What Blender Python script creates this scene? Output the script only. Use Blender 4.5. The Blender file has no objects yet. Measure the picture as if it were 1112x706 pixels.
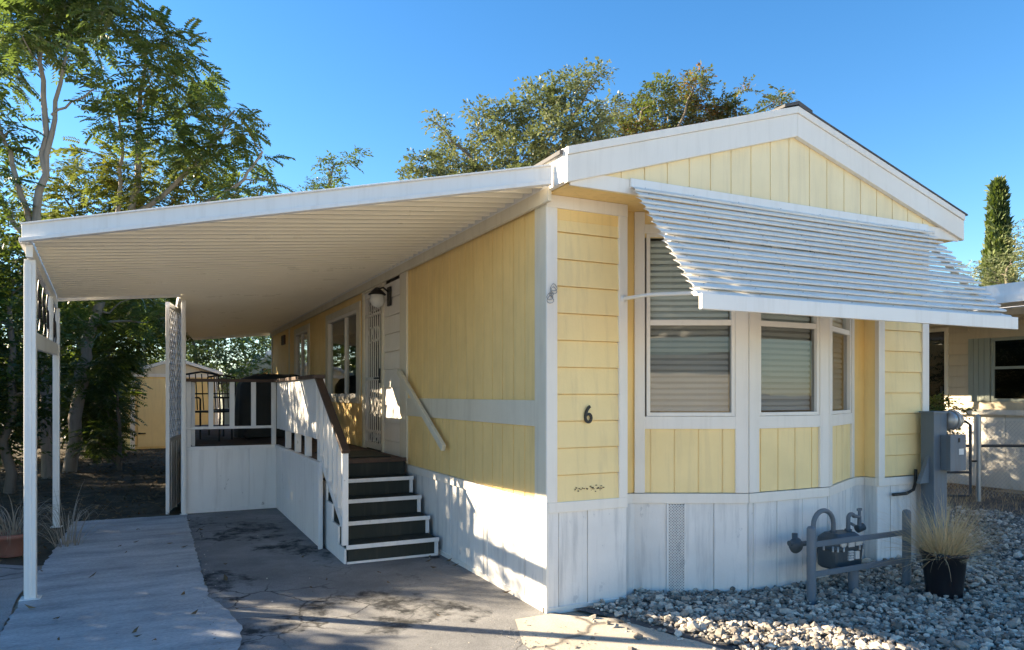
import bpy, math, random
import numpy as np
from mathutils import Vector, Matrix
R = math.radians
random.seed(7)
rng = np.random.default_rng(7)
sc = bpy.context.scene
COL = sc.collection

# ------------------------------------------------------------------ camera
CAM = Vector((-2.504, -4.542, 1.545))
YAW = R(26.1)
cd = bpy.data.cameras.new('camera'); cam = bpy.data.objects.new('camera', cd); COL.objects.link(cam)
cd.sensor_width = 36; cd.lens = 794 / 1112 * 36
cd.shift_y = 75 / 1112
cd.clip_start = 0.05; cd.clip_end = 2000
cam.location = CAM; cam.rotation_euler = (R(90), 0, -YAW)
sc.camera = cam

# ------------------------------------------------------------------ sky, sun, exposure
SUN_EL = R(22); SUN_DIR = Vector((-.784, .62, 0)).normalized()
w = bpy.data.worlds.new('World'); sc.world = w; w.use_nodes = True
nt = w.node_tree; bg = nt.nodes['Background']
sky = nt.nodes.new('ShaderNodeTexSky'); sky.sky_type = 'NISHITA'; sky.sun_disc = False
sky.sun_elevation = SUN_EL; sky.sun_rotation = math.atan2(SUN_DIR.x, SUN_DIR.y)
sky.air_density = 1.0; sky.dust_density = 0.1; sky.ozone_density = 3.0
hs = nt.nodes.new('ShaderNodeHueSaturation'); hs.inputs['Saturation'].default_value = 1.25
nt.links.new(sky.outputs[0], hs.inputs['Color']); nt.links.new(hs.outputs[0], bg.inputs[0]); bg.inputs[1].default_value = 0.050
sl = bpy.data.lights.new('sun', 'SUN'); sl.energy = 4.3; sl.angle = R(.5); sl.color = (1, .82, .58)
so = bpy.data.objects.new('sun', sl); COL.objects.link(so)
sv = Vector((SUN_DIR.x * math.cos(SUN_EL), SUN_DIR.y * math.cos(SUN_EL), math.sin(SUN_EL)))
so.rotation_euler = sv.to_track_quat('Z', 'Y').to_euler()
so.location = (-20, 15, 15)
vs = sc.view_settings; vs.view_transform = 'Standard'; vs.look = 'None'; vs.gamma = 1; vs.use_curve_mapping = False
vs.exposure = 2.53
sc.cycles.max_bounces = 8; sc.cycles.diffuse_bounces = 4; sc.cycles.transparent_max_bounces = 12

FWD = Vector((math.sin(YAW), math.cos(YAW), 0)); RGT = Vector((math.cos(YAW), -math.sin(YAW), 0))
def P(px, py, dep):
    """a point at a real distance, used to survey where the trees stand"""
    p = CAM + FWD * dep + RGT * ((px - 556) / 794 * dep)
    return Vector((p.x, p.y, 1.545 + (428 - py) / 794 * dep))

# ------------------------------------------------------------------ materials
def nodes(m):
    m.use_nodes = True
    t = m.node_tree
    return t, t.nodes['Principled BSDF'], t.nodes, t.links
def ramp(N, stops):
    r = N.new('ShaderNodeValToRGB'); e = r.color_ramp.elements
    while len(e) < len(stops): e.new(.5)
    for k, (p, c) in enumerate(stops):
        e[k].position = p; e[k].color = (*c, 1) if len(c) == 3 else c
    return r
def noise(N, L, co, scale, detail=5, rough=.6):
    n = N.new('ShaderNodeTexNoise'); n.inputs['Scale'].default_value = scale
    n.inputs['Detail'].default_value = detail; n.inputs['Roughness'].default_value = rough
    L.new(co, n.inputs['Vector']); return n
def mix(N, L, fac, a, b):
    m = N.new('ShaderNodeMix'); m.data_type = 'RGBA'
    for s, v in ((0, fac), (6, a), (7, b)):
        if hasattr(v, 'is_linked') or hasattr(v, 'node'): L.new(v, m.inputs[s])
        else: m.inputs[s].default_value = v if s == 0 else (*v, 1)
    return m.outputs[2]
def mapping(N, L, scale, rot=(0,0,0)):
    g = N.new('ShaderNodeNewGeometry'); mp = N.new('ShaderNodeMapping')
    mp.inputs['Scale'].default_value = scale; mp.inputs['Rotation'].default_value = rot
    L.new(g.outputs['Position'], mp.inputs['Vector']); return mp.outputs[0]
def bump(N, L, b, h, strength, dist=.01):
    n = N.new('ShaderNodeBump'); n.inputs['Strength'].default_value = strength; n.inputs['Distance'].default_value = dist
    L.new(h, n.inputs['Height']); L.new(n.outputs[0], b.inputs['Normal'])
def paint(name, c, dirt, rough=.5, amount=.5, streak=.5, bmp=.08, spec=.4, metallic=0, fine=60, peel=None, peel_lo=.625):
    """house paint: slightly uneven, with grime streaks running down and a faint orange-peel surface"""
    m = bpy.data.materials.new(name); t, b, N, L = nodes(m)
    co = mapping(N, L, (1, 1, 1)); st = mapping(N, L, (9, 9, .7))
    n1 = noise(N, L, co, 2.3, 6); n2 = noise(N, L, st, 1.6, 5, .65); n3 = noise(N, L, co, fine, 3)
    r1 = ramp(N, [(.38, (0, 0, 0)), (.75, (amount,) * 3)]); L.new(n1.outputs[0], r1.inputs[0])
    r2 = ramp(N, [(.50, (0, 0, 0)), (.80, (streak,) * 3)]); L.new(n2.outputs[0], r2.inputs[0])
    dk = tuple(x * .86 for x in c)
    a = mix(N, L, r1.outputs[0], c, dk)
    col = mix(N, L, r2.outputs[0], a, dirt)
    if peel:
        n4 = noise(N, L, mapping(N, L, (1.3, 1.3, .75)), 5.5, 8, .7)
        r4 = ramp(N, [(peel_lo, (0, 0, 0)), (peel_lo + .03, (1, 1, 1))]); L.new(n4.outputs[0], r4.inputs[0])
        col = mix(N, L, r4.outputs[0], col, peel)
    L.new(col, b.inputs['Base Color'])
    rr = ramp(N, [(.3, (rough * .85,) * 3), (.7, (min(1, rough * 1.25),) * 3)]); L.new(n1.outputs[0], rr.inputs[0])
    L.new(rr.outputs[0], b.inputs['Roughness'])
    b.inputs['Specular IOR Level'].default_value = spec; b.inputs['Metallic'].default_value = metallic
    if bmp: bump(N, L, b, n3.outputs[0], bmp, .004)
    return m
M = {}
M['yellow'] = paint('yellow_paint', (.91, .66, .275), (.58, .42, .19), .55, .7, .5, .15)  # house yellow deepened: warm bounce on the long wall put into the colour
M['yellow_lit'] = paint('lit_yellow_paint', (.93, .73, .36), (.62, .48, .27), .55, .65, .5, .15)  # the same yellow lightened: light on the front put into the colour
M['yellow_skylit'] = paint('skylit_yellow_paint', (.90, .76, .47), (.62, .52, .34), .55, .6, .45, .15)  # the same yellow whitened: skylight on the gable put into the colour
M['white'] = paint('white_paint', (.82, .78, .71), (.50, .46, .40), .5, .35, .25, .08)
M['white_wall'] = paint('white_skirt_paint', (.79, .775, .745), (.36, .37, .38), .6, .9, .75, .25, peel=(.60, .60, .59))
M['white_deck'] = paint('white_deck_paint', (.78, .77, .75), (.45, .43, .42), .55, .5, .4, .15, peel=(.42, .40, .38), peel_lo=.66)
M['cream'] = paint('cream_paint', (.72, .66, .52), (.45, .38, .27), .55, .5, .4, .1)
M['alu'] = paint('white_enamelled_aluminium', (.78, .77, .74), (.48, .45, .40), .32, .3, .25, .02, .5)
M['pan'] = paint('enamelled_roof_pan', (.84, .79, .65), (.66, .61, .49), .30, .3, .0, .0, .5)
M['slat'] = paint('awning_slat_enamel', (.82, .79, .73), (.50, .48, .45), .42, .4, .4, .03, .4)
M['brown'] = paint('brown_stained_wood', (.075, .045, .03), (.04, .028, .02), .6, .8, .5, .3)
M['deckboard'] = paint('weathered_redwood_board', (.10, .062, .045), (.05, .04, .035), .75, .9, .7, .4)
M['carpet'] = paint('outdoor_carpet', (.045, .050, .044), (.085, .08, .065), .95, .8, .6, .6, .1, fine=220)
M['steel'] = paint('grey_painted_steel', (.13, .165, .20), (.12, .10, .08), .5, .6, .5, .1)
M['galv'] = paint('galvanised_pipe', (.40, .42, .43), (.2, .18, .16), .4, .5, .4, .05, metallic=.6)
M['darkgate'] = paint('dark_pipe', (.05, .055, .06), (.09, .06, .04), .5, .5, .4, .05)
M['meter'] = paint('meter_casing', (.065, .083, .095), (.10, .09, .08), .45, .6, .5, .1)
M['black'] = paint('black_metal', (.018, .017, .017), (.04, .035, .03), .45, .5, .4, .05)
M['blackplastic'] = paint('black_plastic_pot', (.016, .017, .022), (.035, .033, .03), .4, .5, .3, .05)
M['terracotta'] = paint('red_clay_pot', (.26, .115, .085), (.20, .14, .11), .75, .8, .5, .2)
M['shingle'] = paint('roof_shingle', (.10, .10, .105), (.05, .05, .05), .9, .9, .5, .6)
M['gutterwhite'] = paint('white_fascia_metal', (.80, .79, .76), (.5, .46, .4), .4, .3, .3, .02)
M['bark'] = paint('grey_bark', (.19, .165, .135), (.075, .06, .05), .9, .9, .8, 1.0, .1, fine=35)
M['palebark'] = paint('pale_smooth_bark', (.33, .29, .25), (.14, .12, .10), .85, .9, .7, .8, .1, fine=35)
M['soil'] = paint('pot_soil', (.05, .035, .025), (.03, .02, .015), .95, .8, .5, .8)
M['vinyl'] = paint('grey_green_shutter', (.30, .33, .28), (.2, .22, .19), .55, .4, .4, .05)
M['neighbour'] = paint('beige_neighbour_siding', (.56, .48, .34), (.35, .29, .2), .6, .5, .5, .1)
M['neighwhite'] = paint('pale_neighbour_skirt', (.72, .68, .60), (.45, .40, .33), .6, .5, .5, .1)
M['darkcover'] = paint('dark_canvas_cover', (.022, .026, .026), (.04, .04, .038), .7, .6, .4, .3)
M['interior'] = paint('interior_wall', (.22, .20, .17), (.15, .14, .12), .8, .3, .2, 0)
M['blind'] = paint('grey_blind_slat', (.74, .74, .70), (.55, .54, .50), .5, .3, .2, 0)
M['sticker'] = paint('white_sticker', (.68, .68, .66), (.5, .5, .48), .5, .3, .2, 0)
M['milk'] = paint('milky_lamp_glass', (.60, .60, .57), (.45, .45, .42), .2, .2, .1, 0)
M['yellowpipe'] = paint('yellow_plastic_marker', (.50, .27, .04), (.28, .15, .04), .5, .6, .5, .05)
M['backing'] = paint('dark_gap_sheet', (.02, .02, .02), (.02, .02, .02), .9, 0, 0, 0)

def glass(name, tint=(.92, .95, .95), refl=.9):
    m = bpy.data.materials.new(name); m.use_nodes = True; t = m.node_tree; N, L = t.nodes, t.links
    N.remove(N['Principled BSDF']); out = N['Material Output']
    tr = N.new('ShaderNodeBsdfTransparent'); tr.inputs[0].default_value = (*tint, 1)
    gl = N.new('ShaderNodeBsdfGlossy'); gl.inputs['Roughness'].default_value = .015; gl.inputs[0].default_value = (refl,) * 3 + (1,)
    lw = N.new('ShaderNodeLayerWeight'); lw.inputs[0].default_value = .5      # Schlick reflectance, the same from both sides
    pw = N.new('ShaderNodeMath'); pw.operation = 'POWER'; pw.inputs[1].default_value = 5; L.new(lw.outputs['Facing'], pw.inputs[0])
    fr = N.new('ShaderNodeMath'); fr.operation = 'MULTIPLY_ADD'; fr.inputs[1].default_value = .95; fr.inputs[2].default_value = .035; L.new(pw.outputs[0], fr.inputs[0])
    g = N.new('ShaderNodeNewGeometry'); nz = noise(N, L, g.outputs['Position'], 1.2, 2)
    bp = N.new('ShaderNodeBump'); bp.inputs['Strength'].default_value = .05; bp.inputs['Distance'].default_value = .05
    L.new(nz.outputs[0], bp.inputs['Height']); L.new(bp.outputs[0], gl.inputs['Normal'])
    mx = N.new('ShaderNodeMixShader')
    L.new(fr.outputs[0], mx.inputs[0]); L.new(tr.outputs[0], mx.inputs[1]); L.new(gl.outputs[0], mx.inputs[2])
    L.new(mx.outputs[0], out.inputs[0]); return m
M['glass'] = glass('window_glass')
M['screen'] = glass('screened_window_glass', (.74, .75, .75), .8)
M['darkglass'] = glass('dark_glass', (.25, .27, .28), .9)

def leafmat(name, cols, transl=.35, rough=.45, tint=None, spec=.4):
    m = bpy.data.materials.new(name); m.use_nodes = True; t = m.node_tree; N, L = t.nodes, t.links
    b = N['Principled BSDF']; out = N['Material Output']
    g = N.new('ShaderNodeNewGeometry')
    r = ramp(N, cols); r.color_ramp.interpolation = 'LINEAR'
    n = noise(N, L, g.outputs['Position'], .9, 2)
    a = N.new('ShaderNodeMath'); a.operation = 'MULTIPLY_ADD'; a.inputs[1].default_value = .55
    L.new(g.outputs['Random Per Island'], a.inputs[0])
    s = N.new('ShaderNodeMath'); s.operation = 'MULTIPLY_ADD'; s.inputs[1].default_value = 1.5; s.inputs[2].default_value = -.5
    L.new(n.outputs[0], s.inputs[0]); L.new(s.outputs[0], a.inputs[2])
    L.new(a.outputs[0], r.inputs[0])
    L.new(r.outputs[0], b.inputs['Base Color']); b.inputs['Roughness'].default_value = rough
    b.inputs['Specular IOR Level'].default_value = spec
    tl = N.new('ShaderNodeBsdfTranslucent')
    bright = mix(N, L, .65, r.outputs[0], tint or (.25, .36, .03)); L.new(bright, tl.inputs[0])
    mx = N.new('ShaderNodeMixShader'); mx.inputs[0].default_value = transl
    L.new(b.outputs[0], mx.inputs[1]); L.new(tl.outputs[0], mx.inputs[2]); L.new(mx.outputs[0], out.inputs[0]); return m
M['leaf_ail'] = leafmat('compound_leaf', [(.1, (.05, .082, .026)), (.5, (.098, .145, .042)), (.85, (.18, .215, .07)), (1., (.28, .25, .06))], .34, .38, (.17, .26, .035), .55)
M['leaf_yel'] = leafmat('sunlit_yellowing_leaf', [(.05, (.055, .085, .025)), (.45, (.105, .14, .036)), (.8, (.19, .20, .045)), (1., (.32, .21, .035))], .32, .42, (.22, .27, .035))  # yellowing leaves, with the low canopy's sunlit yellow put into the colour
M['leaf_dark'] = leafmat('dark_leaf', [(.1, (.02, .035, .014)), (.6, (.04, .065, .02)), (1., (.075, .095, .025))], .25)  # shade on the left shrubs put into a darker leaf colour
M['leaf_olive'] = leafmat('olive_leaf', [(.05, (.085, .105, .048)), (.5, (.165, .19, .09)), (.85, (.27, .28, .15)), (1., (.36, .29, .12))], .28, .45, (.16, .21, .05))
M['leaf_rust'] = leafmat('rusty_leaf', [(.05, (.045, .06, .03)), (.5, (.09, .10, .05)), (.8, (.15, .12, .055)), (1., (.36, .13, .04))], .22, .5)
M['leaf_cyp'] = leafmat('cypress_spray', [(.1, (.035, .06, .022)), (.6, (.075, .11, .03)), (1., (.13, .15, .045))], .15, .6)
M['straw'] = leafmat('dry_straw', [(.05, (.36, .25, .13)), (.5, (.58, .44, .25)), (1., (.74, .60, .38))], .25, .7, (.5, .4, .2), .2)
M['greystraw'] = leafmat('grey_dead_leaf', [(.05, (.20, .17, .13)), (.5, (.33, .29, .24)), (1., (.45, .40, .33))], .2, .7, (.4, .35, .25), .2)
M['litter'] = leafmat('fallen_leaf', [(.05, (.05, .035, .02)), (.5, (.12, .085, .05)), (1., (.22, .16, .09))], .1, .8, (.2, .15, .05), .2)

def ground_mat(name, c0, c1, c2, sc_=1.2, bmp=.5, stain=None, crack=None, fine=90, sc_map=(1, 1, 1)):
    m = bpy.data.materials.new(name); t, b, N, L = nodes(m)
    co = mapping(N, L, sc_map)
    n1 = noise(N, L, co, sc_, 8, .65); n2 = noise(N, L, co, fine, 4, .7); n3 = noise(N, L, co, sc_ * 4.2, 6, .7)
    r1 = ramp(N, [(.32, c0), (.52, c1), (.72, c2)]); L.new(n1.outputs[0], r1.inputs[0])
    r2 = ramp(N, [(.3, (.6, .6, .6)), (.7, (1.25, 1.25, 1.25))]); L.new(n2.outputs[0], r2.inputs[0])
    mm = N.new('ShaderNodeMix'); mm.data_type = 'RGBA'; mm.blend_type = 'MULTIPLY'; mm.inputs[0].default_value = .8
    L.new(r1.outputs[0], mm.inputs[6]); L.new(r2.outputs[0], mm.inputs[7]); col = mm.outputs[2]
    if stain:
        n4 = noise(N, L, mapping(N, L, (1, .8, 1)), 1.05, 7, .62)
        r4 = ramp(N, [(.535, (0, 0, 0)), (.575, (1, 1, 1))]); L.new(n4.outputs[0], r4.inputs[0])
        r5 = ramp(N, [(.42, (.15,) * 3), (.58, (1, 1, 1))]); L.new(n3.outputs[0], r5.inputs[0])
        ml = N.new('ShaderNodeMath'); ml.operation = 'MULTIPLY'; L.new(r4.outputs[0], ml.inputs[0]); L.new(r5.outputs[0], ml.inputs[1])
        col = mix(N, L, ml.outputs[0], col, stain)
    h = n2.outputs[0]
    if crack:
        dn = noise(N, L, co, 3., 4); vm = N.new('ShaderNodeMixRGB'); vm.inputs[0].default_value = .18
        L.new(co, vm.inputs[1]); L.new(dn.outputs['Color'], vm.inputs[2])
        v = N.new('ShaderNodeTexVoronoi'); v.feature = 'DISTANCE_TO_EDGE'; v.inputs['Scale'].default_value = crack[1]
        L.new(vm.outputs[0], v.inputs['Vector'])
        rv = ramp(N, [(0, (1, 1, 1)), (.028, (0, 0, 0))]); L.new(v.outputs[0], rv.inputs[0])
        nm = noise(N, L, co, .55, 3); rm = ramp(N, [(.50, (0, 0, 0)), (.60, (1, 1, 1))]); L.new(nm.outputs[0], rm.inputs[0])
        ml = N.new('ShaderNodeMath'); ml.operation = 'MULTIPLY'; L.new(rv.outputs[0], ml.inputs[0]); L.new(rm.outputs[0], ml.inputs[1])
        col = mix(N, L, ml.outputs[0], col, crack[0])
    L.new(col, b.inputs['Base Color']); b.inputs['Roughness'].default_value = .9; b.inputs['Specular IOR Level'].default_value = .2
    bump(N, L, b, h, bmp, .008); return m
M['asphalt'] = ground_mat('old_asphalt', (.15, .153, .158), (.235, .237, .24), (.34, .34, .337), 1.1, .9, (.032, .034, .037), ((.03, .03, .03), 3.2), 130)
M['concrete'] = ground_mat('worn_concrete', (.27, .28, .29), (.42, .43, .44), (.58, .585, .585), 2.1, .35, None, None, 70, (.55, 1.6, 1))
M['concrete_old'] = ground_mat('old_broken_concrete', (.2, .2, .2), (.31, .31, .31), (.42, .42, .41), 1.9, .5, (.06, .06, .06), ((.04, .04, .04), 1.6), 80)
M['sun_tan'] = ground_mat('sunlit_tan_ground', (.40, .36, .30), (.50, .45, .37), (.58, .53, .44), 2.2, .5, None, ((.12, .11, .10), 1.1), 90)  # sunlight on the asphalt put into a tan ground colour
M['dirt'] = ground_mat('leafy_dirt', (.05, .042, .032), (.085, .070, .05), (.14, .115, .085), 2.5, 1., (.045, .03, .02), None, 60)
M['drysoil'] = ground_mat('pale_dry_soil', (.24, .20, .15), (.34, .29, .22), (.42, .37, .29), .8, .8, None, None, 60)  # soil paled to bounce warm sunlight onto the shaded front
M['roadway'] = ground_mat('pale_bounce_roadway', (.34, .325, .30), (.43, .41, .38), (.50, .48, .45), .7, .5, None, ((.08, .08, .08), .5), 90)  # unseen road surface, paled to bounce sunlight onto the front
M['gravelbase'] = ground_mat('gravel_fines', (.07, .07, .072), (.11, .11, .11), (.16, .155, .15), 3., 1., None, None, 50)
def stone_mat():
    m = bpy.data.materials.new('crushed_stone'); t, b, N, L = nodes(m)
    g = N.new('ShaderNodeNewGeometry')
    r = ramp(N, [(0, (.13, .117, .10)), (.35, (.27, .245, .21)), (.7, (.44, .395, .335)), (1, (.70, .63, .53))])
    L.new(g.outputs['Random Per Island'], r.inputs[0])
    n = noise(N, L, g.outputs['Position'], 60, 3); r2 = ramp(N, [(.3, (.7,) * 3), (.7, (1.15,) * 3)]); L.new(n.outputs[0], r2.inputs[0])
    mm = N.new('ShaderNodeMix'); mm.data_type = 'RGBA'; mm.blend_type = 'MULTIPLY'; mm.inputs[0].default_value = .7
    L.new(r.outputs[0], mm.inputs[6]); L.new(r2.outputs[0], mm.inputs[7]); L.new(mm.outputs[2], b.inputs['Base Color'])
    b.inputs['Roughness'].default_value = .85; return m
M['stone'] = stone_mat()

# ------------------------------------------------------------------ mesh helpers
ORIG = {}
class MB:
    def __init__(s): s.v = []; s.f = []; s.sm = []
    def add(s, vs, fs, smooth=False):
        o = len(s.v); s.v += [tuple(v) for v in vs]; s.f += [tuple(i + o for i in f) for f in fs]; s.sm += [smooth] * len(fs); return s
    def box(s, x0, x1, y0, y1, z0, z1):
        if x0 > x1: x0, x1 = x1, x0
        if y0 > y1: y0, y1 = y1, y0
        return s.add([(x0,y0,z0),(x1,y0,z0),(x1,y1,z0),(x0,y1,z0),(x0,y0,z1),(x1,y0,z1),(x1,y1,z1),(x0,y1,z1)],
              [(0,3,2,1),(4,5,6,7),(0,1,5,4),(1,2,6,5),(2,3,7,6),(3,0,4,7)])
    def hexa(s, p):  # 8 points: bottom ring then top ring
        return s.add(p, [(0,3,2,1),(4,5,6,7),(0,1,5,4),(1,2,6,5),(2,3,7,6),(3,0,4,7)])
    def prism(s, poly, a, b):  # two matching rings given by functions
        A = [a(*q) for q in poly]; B = [b(*q) for q in poly]; n = len(poly)
        return s.add(A + B, [tuple(range(n))[::-1], tuple(range(n, 2*n))] + [(i, (i+1) % n, n + (i+1) % n, n + i) for i in range(n)])
    def bar(s, p, q, w, h, up=(0,0,1)):
        p, q = Vector(p), Vector(q); d = (q - p).normalized(); u = Vector(up)
        sd = d.cross(u); 
        if sd.length < 1e-4: sd = d.cross(Vector((0,1,0)))
        sd.normalize(); u = sd.cross(d).normalized(); sd *= w/2; u *= h/2
        return s.hexa([p-sd-u, p+sd-u, q+sd-u, q-sd-u, p-sd+u, p+sd+u, q+sd+u, q-sd+u])
    def tube(s, pts, r, n=8, cap=True):
        pts = [Vector(p) for p in pts]; rs = r if isinstance(r, (list, tuple)) else [r]*len(pts)
        rings = []; ref = None
        for i, p in enumerate(pts):
            d = (pts[min(i+1, len(pts)-1)] - pts[max(i-1, 0)]).normalized()
            if ref is None:
                ref = Vector((0,0,1)) if abs(d.z) < .9 else Vector((1,0,0))
            a = (ref - d * ref.dot(d)).normalized(); ref = a; b = d.cross(a)
            rings.append([p + (a*math.cos(t) + b*math.sin(t))*rs[i] for t in [2*math.pi*k/n for k in range(n)]])
        o = [v for g in rings for v in g]; fs = []
        for i in range(len(pts)-1):
            for k in range(n):
                fs.append((i*n+k, i*n+(k+1)%n, (i+1)*n+(k+1)%n, (i+1)*n+k))
        s.add(o, fs, True)
        if cap:
            s.add(rings[0], [tuple(range(n))[::-1]]); s.add(rings[-1], [tuple(range(n))])
        return s
    def lathe(s, prof, c, n=24, axis='z'):
        c = Vector(c); vs = []; fs = []
        for r, h in prof:
            for k in range(n):
                t = 2*math.pi*k/n; x, y = r*math.cos(t), r*math.sin(t)
                v = {'z': (x,y,h), 'x': (h,x,y), 'y': (y,h,x)}[axis]; vs.append(c + Vector(v))
        for i in range(len(prof)-1):
            for k in range(n): fs.append((i*n+k, i*n+(k+1)%n, (i+1)*n+(k+1)%n, (i+1)*n+k))
        return s.add(vs, fs, True)
    def split(s):
        """pieces that stand apart from one another become meshes of their own"""
        n = len(s.v); par = list(range(n))
        def fd(i):
            while par[i] != i: par[i] = par[par[i]]; i = par[i]
            return i
        for f in s.f:
            for k in f[1:]: par[fd(k)] = fd(f[0])
        rt = [fd(i) for i in range(n)]; ids = {}
        for r_ in rt: ids.setdefault(r_, len(ids))
        isl = np.array([ids[r_] for r_ in rt]); k = len(ids)
        if k < 2 or k > 400: return [s]
        pts = np.array([tuple(v) for v in s.v]); lo = np.full((k,3), 1e9); hi = -lo
        np.minimum.at(lo, isl, pts); np.maximum.at(hi, isl, pts); size = (hi-lo).max(1)
        gap = np.maximum(0, np.maximum(lo[:,None]-hi[None], lo[None]-hi[:,None])); near = np.sqrt((gap**2).sum(2)) <= np.maximum(.019, .49*np.maximum(size[:,None], size[None]))
        lab = list(range(k))
        def fl(i):
            while lab[i] != i: i = lab[i]
            return i
        for a, b in zip(*np.nonzero(np.triu(near, 1))): lab[fl(a)] = fl(b)
        cl = [fl(i) for i in range(k)]
        if len(set(cl)) < 2: return [s]
        out = {}
        for f, sm in zip(s.f, s.sm):
            m, mp = out.setdefault(cl[isl[f[0]]], (MB(), {})); g = []
            for i in f:
                if i not in mp: mp[i] = len(m.v); m.v.append(s.v[i])
                g.append(mp[i])
            m.f.append(tuple(g)); m.sm.append(sm)
        return [m for m, _ in out.values()]
    def build(s, name, mat, parent=None, bevel=0, local=False):
        return [q.one(name, mat, parent, bevel, local) for q in s.split()][0]
    def one(s, name, mat, parent=None, bevel=0, local=False):
        me = bpy.data.meshes.new(name)
        o0 = Vector((0,0,0)) if (parent is None or local) else ORIG.get(parent.name, Vector((0,0,0)))
        me.from_pydata([(v[0]-o0.x, v[1]-o0.y, v[2]-o0.z) for v in s.v], [], s.f)
        me.polygons.foreach_set('use_smooth', s.sm)
        me.materials.append(M[mat] if isinstance(mat, str) else mat); me.update()
        o = bpy.data.objects.new(name, me); COL.objects.link(o)
        if parent: o.parent = parent; ORIG[o.name] = o0
        if bevel:
            b = o.modifiers.new('bevel', 'BEVEL'); b.width = bevel; b.segments = 2; b.limit_method = 'ANGLE'; b.angle_limit = R(40)
        return o
def raw(name, V, F, mat, parent=None, smooth=False):
    me = bpy.data.meshes.new(name)
    o0 = ORIG.get(parent.name, Vector((0,0,0))) if parent else Vector((0,0,0))
    V = np.asarray(V, np.float32) - np.array(o0, np.float32); F = np.asarray(F, np.int32); k = F.shape[1]
    me.vertices.add(len(V)); me.vertices.foreach_set('co', V.ravel())
    me.loops.add(F.size); me.loops.foreach_set('vertex_index', F.ravel())
    me.polygons.add(len(F)); me.polygons.foreach_set('loop_start', np.arange(len(F), dtype=np.int32)*k)
    me.polygons.foreach_set('loop_total', np.full(len(F), k, np.int32)); me.polygons.foreach_set('use_smooth', np.full(len(F), smooth))
    me.materials.append(M[mat]); me.update(calc_edges=True); me.validate()
    o = bpy.data.objects.new(name, me); COL.objects.link(o)
    if parent: o.parent = parent; ORIG[o.name] = o0
    return o
def tag(o, label, cat, group=None, kind=None):
    if label: o['label'] = label
    if cat: o['category'] = cat
    if group: o['group'] = group
    if kind: o['kind'] = kind
    return o
def thing(name, label, cat, loc=(0,0,0), group=None):
    o = bpy.data.objects.new(name, None); COL.objects.link(o); o.location = loc; o.empty_display_size = .2
    ORIG[o.name] = Vector(loc); return tag(o, label, cat, group)
def struct(o, kind='structure'): o['kind'] = kind; return o
class FR:
    """a wall plane: u along it, z up, d outward"""
    def __init__(s, o, u, n): s.o = Vector((*o, 0)); s.u = Vector((*u, 0)).normalized(); s.n = Vector((*n, 0)).normalized()
    def pt(s, u, z, d=0): return s.o + s.u*u + s.n*d + Vector((0,0,z))
    def box(s, mb, u0, u1, z0, z1, d0, d1):
        return mb.hexa([s.pt(u0,z0,d0), s.pt(u0,z0,d1), s.pt(u1,z0,d1), s.pt(u1,z0,d0), s.pt(u0,z1,d0), s.pt(u0,z1,d1), s.pt(u1,z1,d1), s.pt(u1,z1,d0)])
    def boards(s, mb, u0, u1, z0, z1, step, holes=(), d=0, t=.03, groove=.010, gd=.007, off=0, ztop=None):
        """vertical grooved boards with openings cut out"""
        cuts = {u0, u1}; k = u0 + (off or step)
        gr = []
        while k < u1 - .02:
            cuts |= {k - groove/2, k + groove/2}; gr.append(k); k += step
        for h in holes:
            for e in h[:2]:
                if u0 < e < u1: cuts.add(e)
        c = sorted(cuts)
        for a, b in zip(c, c[1:]):
            if b - a < 1e-5: continue
            mid = (a+b)/2; g = any(abs(mid-x) < groove/2 for x in gr); dd = d - gd if g else d
            spans = [(z0, z1)]
            for h in holes:
                if h[0] < mid < h[1]:
                    spans = [q for lo, hi in spans for q in ((lo, min(hi, h[2])), (max(lo, h[3]), hi)) if q[1]-q[0] > .002]
            for lo, hi in spans:
                if ztop: 
                    ha, hb = ztop(a), ztop(b)
                    mb.hexa([s.pt(a,lo,dd-t), s.pt(a,lo,dd), s.pt(b,lo,dd), s.pt(b,lo,dd-t), s.pt(a,ha,dd-t), s.pt(a,ha,dd), s.pt(b,hb,dd), s.pt(b,hb,dd-t)])
                else: s.box(mb, a, b, lo, hi, dd-t, dd)
        return mb
    def laps(s, mb, u0, u1, z0, z1, step, d=0, lip=.014):
        """horizontal lap siding: each board leans out to a lip at its foot"""
        z = z0; k = 0
        while z < z1 - .01:
            e = min(z + step, z1); j = random.uniform(-.002, .002)
            s.box(mb, u0, u1, z, z+.008, d-.03, d-.014)
            q = z+.007
            mb.hexa([s.pt(u0,q,d-.02), s.pt(u0,q,d+lip+j), s.pt(u1,q,d+lip-j), s.pt(u1,q,d-.02), s.pt(u0,e,d-.02), s.pt(u0,e,d), s.pt(u1,e,d), s.pt(u1,e,d-.02)])
            z = e
        return mb

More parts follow.
